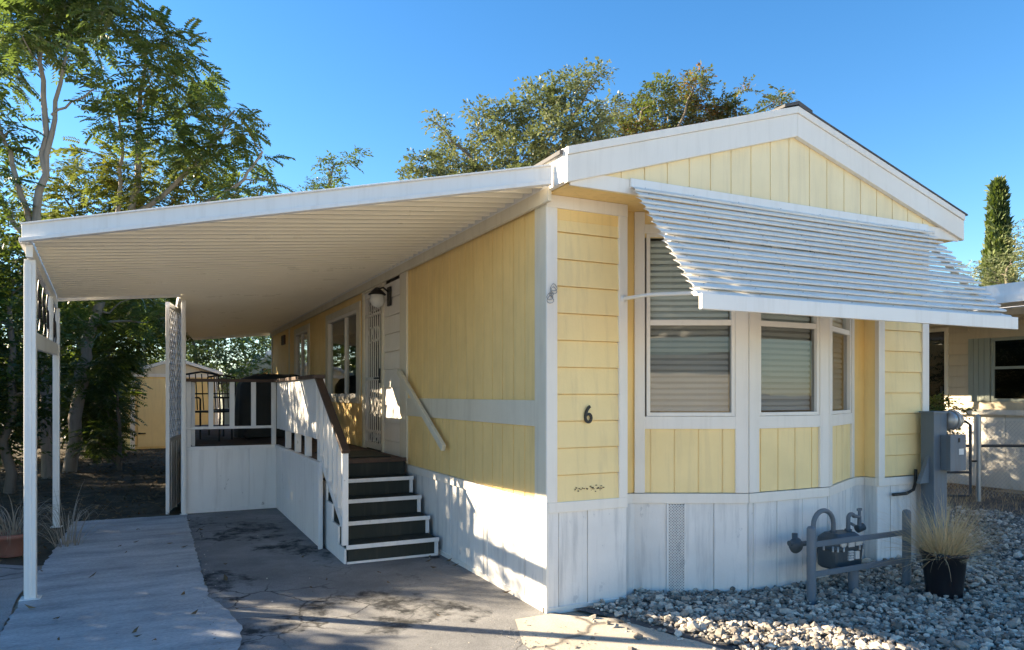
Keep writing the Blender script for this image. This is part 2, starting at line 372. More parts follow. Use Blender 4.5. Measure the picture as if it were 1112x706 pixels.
def window(par, fr, u0, u1, z0, z1, d=0, blind=False, split=None, slider=None, fw=.045, glassm='glass', lower=None, framem='white'):
    mb = MB()
    for a, b, c, e in ((u0, u0+fw, z0, z1), (u1-fw, u1, z0, z1), (u0+fw, u1-fw, z0, z0+fw), (u0+fw, u1-fw, z1-fw, z1)):
        fr.box(mb, a, b, c, e, d-.05, d+.012)
    if split: fr.box(mb, u0+fw, u1-fw, split-.022, split+.022, d-.045, d+.006)
    if slider: fr.box(mb, slider-.02, slider+.02, z0+fw, z1-fw, d-.045, d+.004)
    f = mb.build('window', framem, par, .003)
    if split and lower:
        m = MB(); fr.box(m, u0+fw, u1-fw, split+.022, z1-fw, d-.028, d-.024); m.build('pane', glassm, f)
        m = MB(); fr.box(m, u0+fw, u1-fw, z0+fw, split-.022, d-.020, d-.016); m.build('pane', lower, f)
    else:
        m = MB(); fr.box(m, u0+fw, u1-fw, z0+fw, z1-fw, d-.028, d-.024); m.build('pane', glassm, f)
    if blind:
        m = MB(); z = z0+fw+.01
        while z < z1-fw-.03:
            j = random.uniform(-.003, .003); k = random.uniform(-.002, .002)
            m.add([fr.pt(u0+fw+.004, z+j, d-.058), fr.pt(u1-fw-.004, z+k, d-.058), fr.pt(u1-fw-.004, z+.050+k, d-.080), fr.pt(u0+fw+.004, z+.050+j, d-.080),
                   fr.pt(u0+fw+.004, z+.026+j, d-.061), fr.pt(u1-fw-.004, z+.026+k, d-.061)], [(0,1,5,4), (4,5,2,3)], False)
            z += .046
        for uu in (u0+.2, u1-.2): fr.box(m, uu-.002, uu+.002, z0+fw, z1-fw, d-.058, d-.057)
        m.build('blind', 'blind', f)
    return f

# ------------------------------------------------------------------ ground
def sheet(name, poly, z, mat, wobble=0, sub=.2):
    """flat sheet with an optionally ragged outline"""
    pts = []
    for i, p in enumerate(poly):
        q = poly[(i+1) % len(poly)]; L = math.hypot(q[0]-p[0], q[1]-p[1]); n = max(1, int(L/sub)) if wobble else 1
        for k in range(n):
            t = k/n; j = wobble if k else 0
            pts.append((p[0]+(q[0]-p[0])*t + random.uniform(-j, j), p[1]+(q[1]-p[1])*t + random.uniform(-j, j), z))
    m = MB(); m.add(pts, [tuple(range(len(pts)))]); return struct(m.build(name, mat))
sheet('ground', [(-400,-400),(400,-400),(400,400),(-400,400)], -.016, 'drysoil')
sheet('back_yard', [(-30,3.3),(-3.3,3.3),(-3.3,5.6),(0,5.6),(0,13.5),(4,13.5),(4,45),(-30,45)], -.012, 'dirt', .03)
sheet('street', [(-60,-14.5),(60,-14.5),(60,-7),(-60,-7)], -.010, 'roadway')
sheet('street_verge', [(-60,-29),(60,-29),(60,-14.6),(-60,-14.6)], -.008, 'sun_tan')  # unseen verge, light tan to add sunlight bounce on the front
sheet('driveway', [(-2.14,-7),(.25,-7),(.33,-.75),(.05,0),(.05,5.85),(-2.14,5.85)], -.004, 'asphalt', .02)
sheet('concrete_slab', [(-3.36,-7),(-2.03,-7),(-2.05,.15),(-1.98,.55),(-2.03,1.05),(-2.13,1.45),(-2.13,5.7),(-3.38,5.72),(-3.40,3.2)], .004, 'concrete', .013, .06)
sheet('old_paving', [(-6,-7),(-3.385,-7),(-3.42,3.2),(-3.9,3.6),(-6,3.4)], 0, 'concrete_old', .02)
sheet('sunlit_patch', [(-.62,-7),(.9,-7),(.62,-1.2),(.36,-.34),(.0,-.04),(-.28,-.05),(-.45,-.5)], 0.001, 'sun_tan', .03)  # tan sheet paints the sunlit part of the driveway
sheet('gravel_bed', [(.20,-.02),(.36,-.36),(.62,-1.2),(.9,-4),(9.5,-4),(9.5,3),(4.0,3),(4.0,-.02)], .002, 'gravelbase', .02)
sheet('side_path', [(7.0,2.6),(9.9,2.6),(9.9,14),(5,14),(5,4)], -.002, 'dirt')

# crushed stone lying on the bed
def inpoly(x, y, poly):
    r = np.zeros(len(x), bool)
    for i in range(len(poly)):
        x0, y0 = poly[i]; x1, y1 = poly[(i+1) % len(poly)]
        c = ((y0 > y) != (y1 > y)) & (x < (x1-x0)*(y-y0)/((y1-y0) or 1e-9) + x0); r ^= c
    return r
def gravel():
    g = (1+5**.5)/2
    V = np.array([(-1,g,0),(1,g,0),(-1,-g,0),(1,-g,0),(0,-1,g),(0,1,g),(0,-1,-g),(0,1,-g),(g,0,-1),(g,0,1),(-g,0,-1),(-g,0,1)], float); V /= np.linalg.norm(V[0])
    F = np.array([(0,11,5),(0,5,1),(0,1,7),(0,7,10),(0,10,11),(1,5,9),(5,11,4),(11,10,2),(10,7,6),(7,1,8),(3,9,4),(3,4,2),(3,2,6),(3,6,8),(3,8,9),(4,9,5),(2,4,11),(6,2,10),(8,6,7),(9,8,1)])
    poly = [(.30,-.05),(.45,-.40),(.66,-1.15),(.72,-2.5),(6.6,-2.5),(7.4,1.2),(6.6,2.6),(4.35,2.6),(4.2,.0),(3.45,.0),(3.3,.15),(2.5,-.24),(1.63,-.24),(.85,.15),(.72,0)]
    n = 66000
    x = rng.uniform(.2, 7.4, n); y = rng.uniform(-2.5, 2.6, n)
    k = inpoly(x, y, poly) & (rng.random(n) < np.where(x > 4.4, .55, 1)); 
    k &= ~((np.hypot(x-2.93, y+.97) < .13)); x, y = x[k], y[k]
    # strays beyond the edge
    xs = rng.normal(.45, .28, 160); ys = rng.uniform(-2.3, -.2, 160); x = np.r_[x, xs]; y = np.r_[y, ys]
    k = ~((x > -.02) & (y > -.02) & (x < .72)); x, y = x[k], y[k]; n = len(x)
    s = rng.lognormal(math.log(.0128), .42, n).clip(.004, .040); ng = 0
    gx = np.r_[rng.normal(-2.12, .06, 160), rng.normal(-.2, .5, 160), rng.uniform(-3.2, .0, 70), rng.normal(-.45, .05, 90)]; gy = np.r_[rng.uniform(.0, 5.6, 160), rng.normal(-.6, .35, 160), rng.uniform(-.3, 5., 70), rng.uniform(-1.2, -.2, 90)]
    gk = ~((gx > -.04) & (gy > -.03)); gx, gy = gx[gk], gy[gk]; ng = len(gx); x = np.r_[gx, x]; y = np.r_[gy, y]; s = np.r_[rng.uniform(.002, .006, ng), s]; n = len(x)
    sc3 = s[:,None] * np.c_[rng.uniform(.8,1.45,n), rng.uniform(.7,1.2,n), rng.uniform(.5,.9,n)]
    a = rng.uniform(0, 2*np.pi, n); b = rng.normal(0, .35, n)
    W = V[None] * (1 + rng.normal(0, .16, (n,12,1))) + rng.normal(0, .10, (n,12,3))
    W = W * sc3[:,None,:]
    ca, sa, cb, sb = np.cos(a)[:,None], np.sin(a)[:,None], np.cos(b)[:,None], np.sin(b)[:,None]
    X, Y, Z = W[...,0], W[...,1], W[...,2]
    Y, Z = Y*cb - Z*sb, Y*sb + Z*cb; X, Y = X*ca - Y*sa, X*sa + Y*ca
    zz = sc3[:,2]*.55 + rng.uniform(0, .022, n); zz[:ng] = sc3[:ng,2]*.4 + .002
    zz[-160:] = sc3[-160:,2]*.55 if len(zz) > 160 else 0
    W = np.stack([X + x[:,None], Y + y[:,None], Z + zz[:,None]], -1).reshape(-1,3)
    FF = (F[None] + (np.arange(n)*12)[:,None,None]).reshape(-1,3)
    tag(raw('gravel', W, FF, 'stone'), 'loose grey crushed stone covering the bed before the house', 'gravel', kind='stuff')
gravel()

# ------------------------------------------------------------------ the home
W_ = 4.13; LEN = 13.4; ZS = .78; ZE = 2.96
home = thing('mobile_home', 'pale yellow mobile home with white trim, bay window and house number 6', 'mobile home')
side = FR((0, 0), (0, 1), (-1, 0)); front = FR((0, 0), (1, 0), (0, -1)); right = FR((W_, 0), (0, 1), (1, 0))
holes = [(4.13, 4.95, .85, 2.86), (5.36, 7.22, 1.50, 2.71), (8.93, 10.17, 1.50, 2.72)]
mb = MB(); side.boards(mb, .155, 3.18, ZS, 2.90, .195, d=.0, groove=.012)
side.boards(mb, 5.0, LEN, ZS, 2.90, .26, holes, d=.0); mb.build('side_wall', 'yellow', home)
mb = MB(); side.laps(mb, 3.40, 4.06, ZS, 2.86, .21); mb.build('entry_panel', 'white', home)
mb = MB()
side.box(mb, -.012, .155, ZS, 2.91, 0, .020)            # corner board
side.box(mb, .157, 3.16, 1.31, 1.50, .001, .016)         # belly band
side.box(mb, 3.16, 3.40, ZS, 2.90, -.02, .022)
side.box(mb, 4.06, 4.13, ZS, 2.93, -.02, .03); side.box(mb, 4.95, 5.02, ZS, 2.93, -.02, .03); side.box(mb, 4.13, 4.95, 2.86, 2.93, -.02, .028)
for h in holes[1:]:
    a, b, c, e = h
    side.box(mb, a-.17, a, c-.08, e+.09, .0, .020); side.box(mb, b, b+.14, c-.08, e+.09, .0, .020)
    side.box(mb, a, b, e, e+.088, .0, .019); side.box(mb, a, b, c-.078, c, .0, .024)
side.box(mb, 10.9, 11.0, ZS, 2.9, 0, .016); side.box(mb, LEN-.1, LEN+.02, ZS, 2.9, 0, .02)
mb.build('side_trim', 'cream', home, .003)
mb = MB(); right.boards(mb, .07, LEN, ZS, 2.95, .26, d=0); mb.build('far_side_wall', 'yellow_lit', home)
mb = MB(); mb.box(.0, W_, LEN-.03, LEN, ZS, 3.3); mb.build('back_wall', 'yellow', home)
mb = MB(); mb.box(.04, W_-.04, .2, LEN-.05, ZS, ZS+.04); mb.box(.04, W_-.04, -.05, LEN-.05, 2.99, 3.02); mb.box(.06, W_-.06, 4.0, 4.05, ZS+.04, 2.99)
mb.box(1.8, 1.84, 4.06, LEN-.1, ZS+.04, 2.99); mb.build('interior', 'interior', home)

# front: two lap panels with white posts
mb = MB(); front.laps(mb, .068, .60, ZS-.012, 2.79, .193); front.laps(mb, 3.52, 4.06, ZS-.0, 2.79, .193); mb.build('lap_panel', 'yellow_lit', home)
mb = MB()
for a, b in ((-.018, .07), (.598, .672), (3.44, 3.522), (4.055, W_+.02)): front.box(mb, a, b, ZS-.005, 2.868, -.02, .022)
front.box(mb, -.018, .672, 2.868, 2.957, -.02, .024); front.box(mb, 3.44, W_+.02, 2.868, 2.957, -.02, .024)
right.box(mb, -.0, .07, ZS, 2.957, -.02, .02)
mb.build('front_trim', 'white', home, .003)
mb = MB(); front.box(mb, .07, .598, 2.79, 2.868, -.02, .004); front.box(mb, 3.522, 4.055, 2.79, 2.868, -.02, .004); mb.build('frieze_panel', 'yellow', home)
# recess beside the bay
mb = MB(); rec = FR((0, .14), (1, 0), (0, -1))
rec.box(mb, .60, .86, ZS, 2.957, -.03, 0); rec.box(mb, 3.27, 3.53, ZS, 2.957, -.03, 0); mb.build('recess_wall', 'yellow', home)
mb = MB(); mb.box(.64, .668, 0, .139, ZS, 2.95); mb.box(3.447, 3.475, .021, .139, ZS, 2.95); mb.build('recess_return', 'yellow_lit', home)
# bay of three facets
B0, B1, B2, B3 = (.84, .14), (1.632, -.255), (2.498, -.255), (3.29, .14)
bay = []
for a, b in ((B0, B1), (B1, B2), (B2, B3)):
    u = Vector((b[0]-a[0], b[1]-a[1])); n = Vector((u.y, -u.x)); bay.append((FR(a, u, n), u.length))
py = MB(); pt = MB()
for i, (f, L) in enumerate(bay):
    f.boards(py, .02, L-.02, ZS, 1.29, .186, d=0, off=.11)
    f.box(py, .02, L-.02, 2.76, 2.955, -.03, 0)
    f.box(pt, .055, L-.055, 1.275, 1.372, 0, .018)
    f.box(pt, .055, L-.055, 2.79, 2.86, 0, .016)
    a = .005 if i == 0 else .0; w0 = .085 if i == 0 else .10; w1 = .085 if i == 2 else .10
    f.box(pt, a, w0, ZS, 2.955, -.05, .020); f.box(pt, L-w1, L-.0, ZS, 2.955, -.05, .020)
py.build('bay_panel', 'yellow_lit', home); pt.build('bay_trim', 'white', home, .003)
for i, (f, L) in enumerate(bay):
    window(home, f, .10, L-.10, 1.374, 2.79, 0, True, 2.10, fw=.028, lower='screen')
mb = MB(); mb.add([(*B0, 2.95), (*B1, 2.95), (*B2, 2.95), (*B3, 2.95), (*B0, ZS), (*B1, ZS), (*B2, ZS), (*B3, ZS)], [(0,1,2,3), (7,6,5,4)]); mb.build('bay_lining', 'interior', home)

# skirting
sk = MB(); tr = MB()
def skirt(f, u0, u1, seams, z1=.70, top=True):
    cuts = [u0] + [s for s in seams if u0 < s < u1] + [u1]
    for a, b in zip(cuts, cuts[1:]):
        j = random.uniform(-.003, .003); f.box(sk, a+.003, b-.003, -.02, z1, -.03, .006+j)
        f.box(sk, a-.003, a+.003, -.02, z1, -.03, -.004)
    f.box(tr, u0, u1, z1, z1+.075, -.03, .022); 
    f.hexa = None
s_seams = [.0]
skirt(side, .0, LEN, [.35, .72, 1.1, 1.48, 1.86, 2.3, 3, 4, 5, 6, 7, 8, 9, 10, 11, 12])
side.box(tr, 0, LEN, -.02, .035, .007, .02)
side.box(tr, 1.02, 1.06, .0, .70, .0, .014)
skirt(front, -.0, .672, [.09, .33])
front.box(tr, -.02, .0, -.02, .775, -.03, .02)
front.box(tr, 0, .672, -.02, .03, .007, .016)
skirt(front, 3.44, W_, [3.62, 3.9])
for i, (f, L) in enumerate(bay):
    skirt(f, -.02 if i == 0 else 0, L+.02 if i == 2 else L, [.26, .40, .62] if i == 0 else [.05, .30, .58])
for x0, x1 in ((.60, .86), (3.27, 3.53)): rec.box(sk, x0, x1, -.02, .70, -.03, .006); rec.box(tr, x0, x1, .70, .775, -.03, .015)
sk.box(.645, .672, .007, .132, -.02, .70); sk.box(3.44, 3.467, .007, .132, -.02, .70); tr.box(.65, .68, .007, .128, .70, .775); tr.box(3.43, 3.465, .007, .122, .70, .775)
mb2 = MB(); sk.build('skirting', 'white_wall', home, .002); tr.build('skirting_trim', 'white', home, .003)
right.box(mb2, 0, LEN, -.02, .78, -.03, .01); mb2.build('far_skirting', 'white_wall', home)
# perforated vent strip in the bay skirting
f, L = bay[0]; vb = MB(); f.box(vb, .265, .395, .02, .69, .0085, .0105); v = vb.build('skirting_vent', 'backing', home)  # black sheet paints the shade seen through the vent openings
m = MB(); z = .02; wv = .13; st = .0215
k = -int(wv/st) - 1
def diag(sg):
    kk = -8
    while kk*st < .70:
        a0, a1 = 0., wv; z0 = .02 + kk*st; z1 = z0 + sg*wv if sg > 0 else z0 + wv
        p0, p1 = ((.265, z0), (.395, z0 + wv)) if sg > 0 else ((.395, z0), (.265, z0 + wv))
        # clip to the strip height
        t0 = max(0, (.02 - p0[1])/wv); t1 = min(1, (.69 - p0[1])/wv)
        if t1 > t0 + .02:
            q0 = (p0[0]+(p1[0]-p0[0])*t0, p0[1]+wv*t0); q1 = (p0[0]+(p1[0]-p0[0])*t1, p0[1]+wv*t1)
            m.bar(f.pt(*q0, .0135), f.pt(*q1, .0135), .0085, .003, f.n)
        kk += 1
diag(1); diag(-1)
f.box(m, .255, .268, .015, .70, .007, .017); f.box(m, .392, .405, .015, .70, .007, .017); m.build('vent_lattice', 'white_wall', v)

# gable, barge boards, soffit and roof
ZR = 3.20; SL = .30; mid = W_/2
zt = lambda x: ZR + SL*(mid - abs(x - mid))
g = FR((0, -.30), (1, 0), (0, -1))
mb = MB(); 
g.boards(mb, .10, mid, 2.95, 3.2, .20, d=0, off=.12, ztop=lambda u: zt(u)-.12)
g.boards(mb, mid, W_-.10, 2.95, 3.2, .20, d=0, off=.18, ztop=lambda u: zt(u)-.12); mb.build('gable_wall', 'yellow_skylit', home)
mb = MB(); mb.box(-.0, W_, -.285, .16, 2.958, 2.985); mb.build('soffit', 'yellow', home)
mb = MB(); g.box(mb, .0, W_, 2.945, 3.045, .002, .018)
mb.build('gable_bottom_board', 'white', home, .003)
mb = MB()
for s in (0, 1):
    X = (lambda x: x) if s == 0 else (lambda x: W_ - x)
    def ring(y0, y1, a, b, x0=-.04, x1=mid):
        z0, z1 = ZR + SL*x0, ZR + SL*x1
        p = [(X(x0), y, z0+a) for y in (y0,)] 
        q = [(X(x0), y0, z0+b), (X(x0), y1, z0+b), (X(x1), y1, z1+b), (X(x1), y0, z1+b), (X(x0), y0, z0+a), (X(x0), y1, z0+a), (X(x1), y1, z1+a), (X(x1), y0, z1+a)]
        mb.hexa(q)
    ring(-.345, -.302, -.055, -.235); ring(-.357, -.300, 0, -.054)
mb.build('barge_board', 'white', home, .004)
mb = MB()
for s in (0, 1):
    X = (lambda x: x) if s == 0 else (lambda x: W_ - x)
    x0, x1 = -.07, mid; z0, z1 = ZR+SL*x0, ZR+SL*x1; h0, h1, ys = (-.030, -.004, -.298) if s == 0 else (.002, .014, -.362)
    mb.hexa([(X(x), y, z+h) for h in (h0, h1) for x, y, z in ((x0, ys, z0), (x0, LEN+.2, z0), (x1, LEN+.2, z1), (x1, ys, z1))])
roof = mb.build('roof', 'shingle', home)
m = MB(); zc = zt(mid)+.012
m.prism([(-.15,-.045),(0,.0),(.15,-.045),(.15,-.025),(.0,.028),(-.15,-.025)], lambda a, b: (mid+a, -.36, zc+b), lambda a, b: (mid+a, LEN+.2, zc+b)); m.build('ridge_cap', 'shingle', roof)
mb = MB(); mb.box(-.045, -.005, -.30, LEN+.1, 2.965, 3.19); mb.box(W_+.005, W_+.045, -.30, LEN+.1, 2.965, 3.19); mb.build('eave_fascia', 'gutterwhite', home, .003)

# openings on the long side
for h, sl_ in ((holes[1], 6.1), (holes[2], 9.6)): window(home, side, *h, d=0, slider=sl_, fw=.05, glassm='glass')
dm = MB(); side.box(dm, 4.14, 4.94, .86, 2.85, -.06, -.045); door = dm.build('door', 'darkglass', home)
m = MB()
for a, b, c, e in ((4.135, 4.195, .855, 2.855), (4.885, 4.945, .855, 2.855), (4.195, 4.885, .855, .93), (4.195, 4.885, 2.78, 2.855), (4.195, 4.885, 1.72, 1.76), (4.195, 4.885, 2.54, 2.565), (4.195, 4.885, 1.06, 1.085)):
    side.box(m, a, b, c, e, -.02, .012)
for k in range(1, 7):
    u = 4.195 + .69*k/7; side.box(m, u-.006, u+.006, .93, 2.78, -.010, .002)
for zc_, r_ in ((2.67, .085), (2.3, .10), (1.4, .11), (1.0, .06)):
    for uc in (4.37, 4.54, 4.71):
        m.tube([side.pt(uc+r_*.75*math.cos(t), zc_+r_*math.sin(t), .004) for t in np.linspace(0, 5.6, 16)], .006, 5)
m.build('security_grille', 'white', door)
m = MB(); side.box(m, 4.20, 4.24, 1.68, 1.86, .012, .022); m.tube([side.pt(4.22, 1.74, .02), side.pt(4.22, 1.74, .06), side.pt(4.29, 1.74, .065)], .011, 8); m.lathe([(0,0),(.02,0),(.02,.012),(0,.012)], side.pt(4.22, 1.83, .02), 12, 'x'); m.build('handle', 'black', door)
m = MB(); side.box(m, 11.45, 11.85, 2.60, 2.80, 0, .03)
for k in range(5): side.box(m, 11.47, 11.83, 2.62+k*.036, 2.635+k*.036, .03, .04)
m.build('wall_vent', 'brown', home)
# house number
fc = bpy.data.curves.new('house_number', 'FONT'); fc.body = '6'; fc.size = .185; fc.extrude = .006; fc.align_x = 'CENTER'; fc.offset = .0015
fo = bpy.data.objects.new('tmp', fc); COL.objects.link(fo); bpy.context.view_layer.update()
me = bpy.data.meshes.new_from_object(fo.evaluated_get(bpy.context.evaluated_depsgraph_get())); bpy.data.objects.remove(fo)
me.materials.clear(); me.materials.append(M['black'])
no = bpy.data.objects.new('house_number', me); COL.objects.link(no); no.parent = home; no.location = (.325, -.024, 1.335); no.rotation_euler = (R(90), 0, 0); no.scale = (.82, 1, 1)
# flaking paint at the foot of the corner panel, and a twist of wire on the corner post
m = MB()
for k in range(34):
    u = .20 + random.random()*.26; z = .855 + random.gauss(0, .010); a, b = random.uniform(.003, .016), random.uniform(.002, .007)
    front.box(m, u, u+a, z, z+b, .0105, .0155)
m.build('flaking_paint', 'brown', home)
m = MB()
for k in range(5):
    c = front.pt(.02+random.uniform(-.02,.03), 2.30-k*.022, .035); rr = random.uniform(.014, .026)
    m.tube([c + Vector((rr*math.cos(t), .01*math.sin(2*t), rr*math.sin(t))) for t in np.linspace(0, 6.28, 12)], .003, 5)
m.build('wire_hook', 'galv', home)

# ------------------------------------------------------------------ things fixed to the walls
pl = thing('porch_light', 'dark hooded porch lamp with milky glass bowl beside the door', 'lamp', (0, 3.79, 2.69))
m = MB(); side.box(m, 3.73, 3.85, 2.58, 2.80, .0155, .035); m.tube([side.pt(3.79, 2.74, .03), side.pt(3.79, 2.79, .10), side.pt(3.79, 2.76, .17)], .012, 8); m.build('bracket', 'black', pl)
m = MB(); m.lathe([(.0,.06),(.02,.055),(.06,.02),(.10,-.02),(.105,-.03),(.095,-.03),(0,-.01)], side.pt(3.79, 2.73, .17), 20); m.build('hood', 'black', pl)
m = MB(); m.lathe([(.075,-.032),(.085,-.06),(.085,-.11),(.065,-.155),(.03,-.175),(0,-.18)], side.pt(3.79, 2.73, .17), 20); m.build('glass_bowl', 'milk', pl)
hr = thing('wall_handrail', 'slanting pale wooden handrail fixed to the wall above the steps', 'handrail', (-.07, 1.9, 1.0))
a, b = Vector((-.07, 3.28, 1.80)), Vector((-.07, 1.88, 1.04))
m = MB(); m.bar(a, b, .04, .065); m.build('rail', 'cream', hr, .006)
for t in (.15, .85):
    p = a.lerp(b, t); m = MB(); m.bar(p+Vector((.05,0,-.03)), p+Vector((.0,0,-.03)), .03, .03); m.build('bracket', 'galv', hr)

# ------------------------------------------------------------------ slatted awning over the bay
aw = thing('window_awning', 'white slatted aluminium awning sloping out over the bay window', 'awning', (2.08, -.32, 3.0))
AX0, AX1 = .48, 3.68; T0 = Vector((0, -.335, 3.005)); T1 = Vector((0, -1.02, 2.155)); dv = (T1-T0); LN = dv.length; dv.normalize(); nv = Vector((0, dv.z, -dv.y)) 
if nv.z < 0: nv = -nv
m = MB(); NS = 17; st = LN/NS; bend = [random.uniform(-.002, .016) for _ in range(NS)]
for k in range(NS):
    s0 = k*st; xs = np.linspace(AX0, AX1, 15); lift = random.uniform(-.002, .004)
    rows = []
    for (d_, n_) in ((-.0155, -.019), (st*.25, -.004), (st*.80, .010), (st*1.04, .0125), (st*1.07, .003), (st*1.02, -.004)):
        row = []
        for x in xs:
            wv_ = .0014*math.sin(x*2.1 + k*1.7) + random.uniform(-.0003, .0003)
            if d_ > st*.5: wv_ += bend[k]*max(0, (x-2.9)/.78)**1.5      # ends bent outward over the years
            row.append(Vector((x, 0, 0)) + T0 + dv*(s0+d_) + nv*(n_ + lift + wv_))
        rows.append(row)
    n = len(xs); fs = [(i*n+j, (i+1)*n+j, (i+1)*n+j+1, i*n+j+1) for i in range(len(rows)-1) for j in range(n-1)]
    m.add([v for r_ in rows for v in r_], fs)
o = m.build('slats', 'slat', aw); sm = o.modifiers.new('thickness', 'SOLIDIFY'); sm.thickness = .0016
m = MB(); m.box(AX0-.005, AX1+.02, -1.075, -1.045, 2.062, 2.158); m.box(AX0-.005, AX1+.02, -1.045, -.995, 2.148, 2.158); m.build('valance', 'gutterwhite', aw, .003)
m = MB(); m.box(AX0, AX1, -.335, -.319, 2.985, 3.05); m.build('top_rail', 'gutterwhite', aw, .003)
for x in (AX0+.10, AX0+1.1, AX0+2.1, AX1-.10):
    m = MB(); m.bar(Vector((x,0,0))+T0-nv*.040, Vector((x,0,0))+T1-nv*.040, .03, .035); m.build('rafter', 'alu', aw)
for x in (.635, 3.53):
    m = MB(); m.tube([(x, -.025, 2.255), (x, -.35, 2.245), (x+(.02 if x < 1 else -.02), -.97, 2.185)], .014, 8)
    m.lathe([(.0,-.0),(.028,-.0),(.028,-.008),(0,-.008)], (x, -.0225, 2.255), 12, 'y'); m.build('support_arm', 'alu', aw)
m = MB()
for x in np.linspace(AX0+.10, AX1-.10, 8):
    for k in range(NS):
        p = Vector((x, 0, 0)) + T0 + dv*(k*st + st*.55) + nv*.009; m.lathe([(.005, 0), (.004, .003), (0, .004)], p, 6)
m.build('rivets', 'galv', aw)

# ------------------------------------------------------------------ carport
cp = thing('carport', 'white aluminium carport roof on slim posts with ribbed tan underside', 'carport', (-3.3, 2.0, 0))
zc_ = lambda x: 2.985 + .098*x
def xo(y):
    base = -3.31 - (y-1.85)*.055
    if y < 1.9: return max(base, -(y + .12)/.595) if y > -.12 else 0
    return base if y < 5.5 else -2.2
prof = []; y = -.10
while y < 13.75:
    for dy, dz in ((0, .050), (.090, .050), (.098, .004), (.124, .004), (.132, .050)): prof.append((y+dy, dz))
    y += .15
m = MB(); vsn = []; 
for (y, dz) in prof:
    x0 = xo(y)
    for t in (0, .25, .5, .75, 1): 
        x = x0*(1-t) - .008*t; vsn.append((x, y, zc_(x)+dz+.015))
nn = 5; fs = [(i*nn+j, i*nn+j+1, (i+1)*nn+j+1, (i+1)*nn+j) for i in range(len(prof)-1) for j in range(nn-1)]
m.add(vsn, fs); o = m.build('roof_panel', 'pan', cp); sm = o.modifiers.new('thickness', 'SOLIDIFY'); sm.thickness = .004; sm.offset = 1
# front fascia follows the slanting front edge
A = Vector((-.05, -.155, 0)); B = Vector((-3.36, 1.83, 0)); dAB = (B-A).normalized(); nAB = Vector((dAB.y, -dAB.x, 0)); 
if nAB.y > 0: nAB = -nAB
def fas(p, q, lo, hi, t, name, mat='gutterwhite', lip=True):
    m = MB(); n_ = (Vector((q[0]-p[0], q[1]-p[1], 0))).normalized(); n_ = Vector((n_.y, -n_.x, 0))*t
    P_, Q_ = Vector((p[0], p[1], 0)), Vector((q[0], q[1], 0)); zp, zq = zc_(p[0]), zc_(q[0])
    def bx(lo, hi, n0, n1):
        m.hexa([P_+n_*n0+Vector((0,0,zp+lo)), P_+n_*n1+Vector((0,0,zp+lo)), Q_+n_*n1+Vector((0,0,zq+lo)), Q_+n_*n0+Vector((0,0,zq+lo)),
                P_+n_*n0+Vector((0,0,zp+hi)), P_+n_*n1+Vector((0,0,zp+hi)), Q_+n_*n1+Vector((0,0,zq+hi)), Q_+n_*n0+Vector((0,0,zq+hi))])
    bx(lo, hi, 0, .5); 
    if lip: bx(lo, lo+.028, .5, 1.2); bx(hi-.012, hi, .5, .9)
    return m.build(name, mat, cp, .003)
fas(B, A, -.005, .135, .04, 'front_fascia')
O0, O1 = (-3.33, 1.85), (xo(5.49)-.02, 5.5)
fas(O1, O0, -.005, .13, .05, 'gutter')
fas((O1[0]+.02, O1[1]-.06), (O0[0]+.02, O0[1]+.05), -.10, -.008, .09, 'edge_beam', 'alu', False)
fas((-2.2, 5.5), (O1[0], 5.5), -.01, .07, .04, 'rear_fascia', 'alu', False)
fas((-2.2, 13.7), (-2.2, 5.55), -.03, .07, .05, 'inner_beam', 'alu', False)
fas((-.02, 13.72), (-2.2, 13.72), -.04, .06, .04, 'end_fascia', 'alu', False)
m = MB(); m.box(-.05, -.021, -.10, LEN, 2.885, 2.982); m.build('wall_ledger', 'cream', cp, .003)
def post(x, y, z1, s=.075, z0=0, name='post'):
    m = MB(); m.box(x-s/2, x+s/2, y-s/2, y+s/2, z0, z1); m.box(x-s/2-.006, x-s/2+.002, y-.012, y+.012, z0+.03, z1-.03); m.box(x-.012, x+.012, y-s/2-.006, y-s/2+.002, z0+.03, z1-.03)
    if z0 == 0: m.box(x-s*.9, x+s*.9, y-s*.9, y+s*.9, 0, .008)
    return m.build(name, 'alu', cp, .004)
P1, P2, P3 = (-3.34, 2.02), (-3.52, 5.42), (-2.16, 5.73)
post(*P1, zc_(P1[0])-.10); post(*P2, zc_(P2[0])-.10, .065)
post(*P3, zc_(P3[0])-.03, .05)
for y in (9.6, 13.5): post(-2.2, y, zc_(-2.2)-.03, .06)
pm = (-3.455, 4.25)
m = MB(); m.bar((P1[0], P1[1]+.04, 1.96), (P2[0], P2[1]-.035, 2.06), .045, .13); m.build('cross_rail', 'alu', cp, .004)
post(*pm, zc_(-3.45)-.10, .05, 2.09, 'upright')
m = MB()
for (ya, yb, off) in ((P1[1]+.06, pm[1]-.05, 0), (pm[1]+.05, P2[1]-.06, 1)):
    n = 4 if off == 0 else 3
    for k in range(n):
        t = (k+.5)/n; y = ya + (yb-ya)*t; x = P1[0] + (P2[0]-P1[0])*(y-P1[1])/(P2[1]-P1[1])
        pts = [(x, y + .07*math.sin(s*2*math.pi), 2.09 + s*.43) for s in np.linspace(0, 1, 14)]; m.tube(pts, .008, 5)
        m.tube([(x, y + .05*math.cos(t2), 2.28 + .09*math.sin(t2)) for t2 in np.linspace(0, 6.28, 12)], .007, 5)
m.build('scrollwork', 'black', cp)

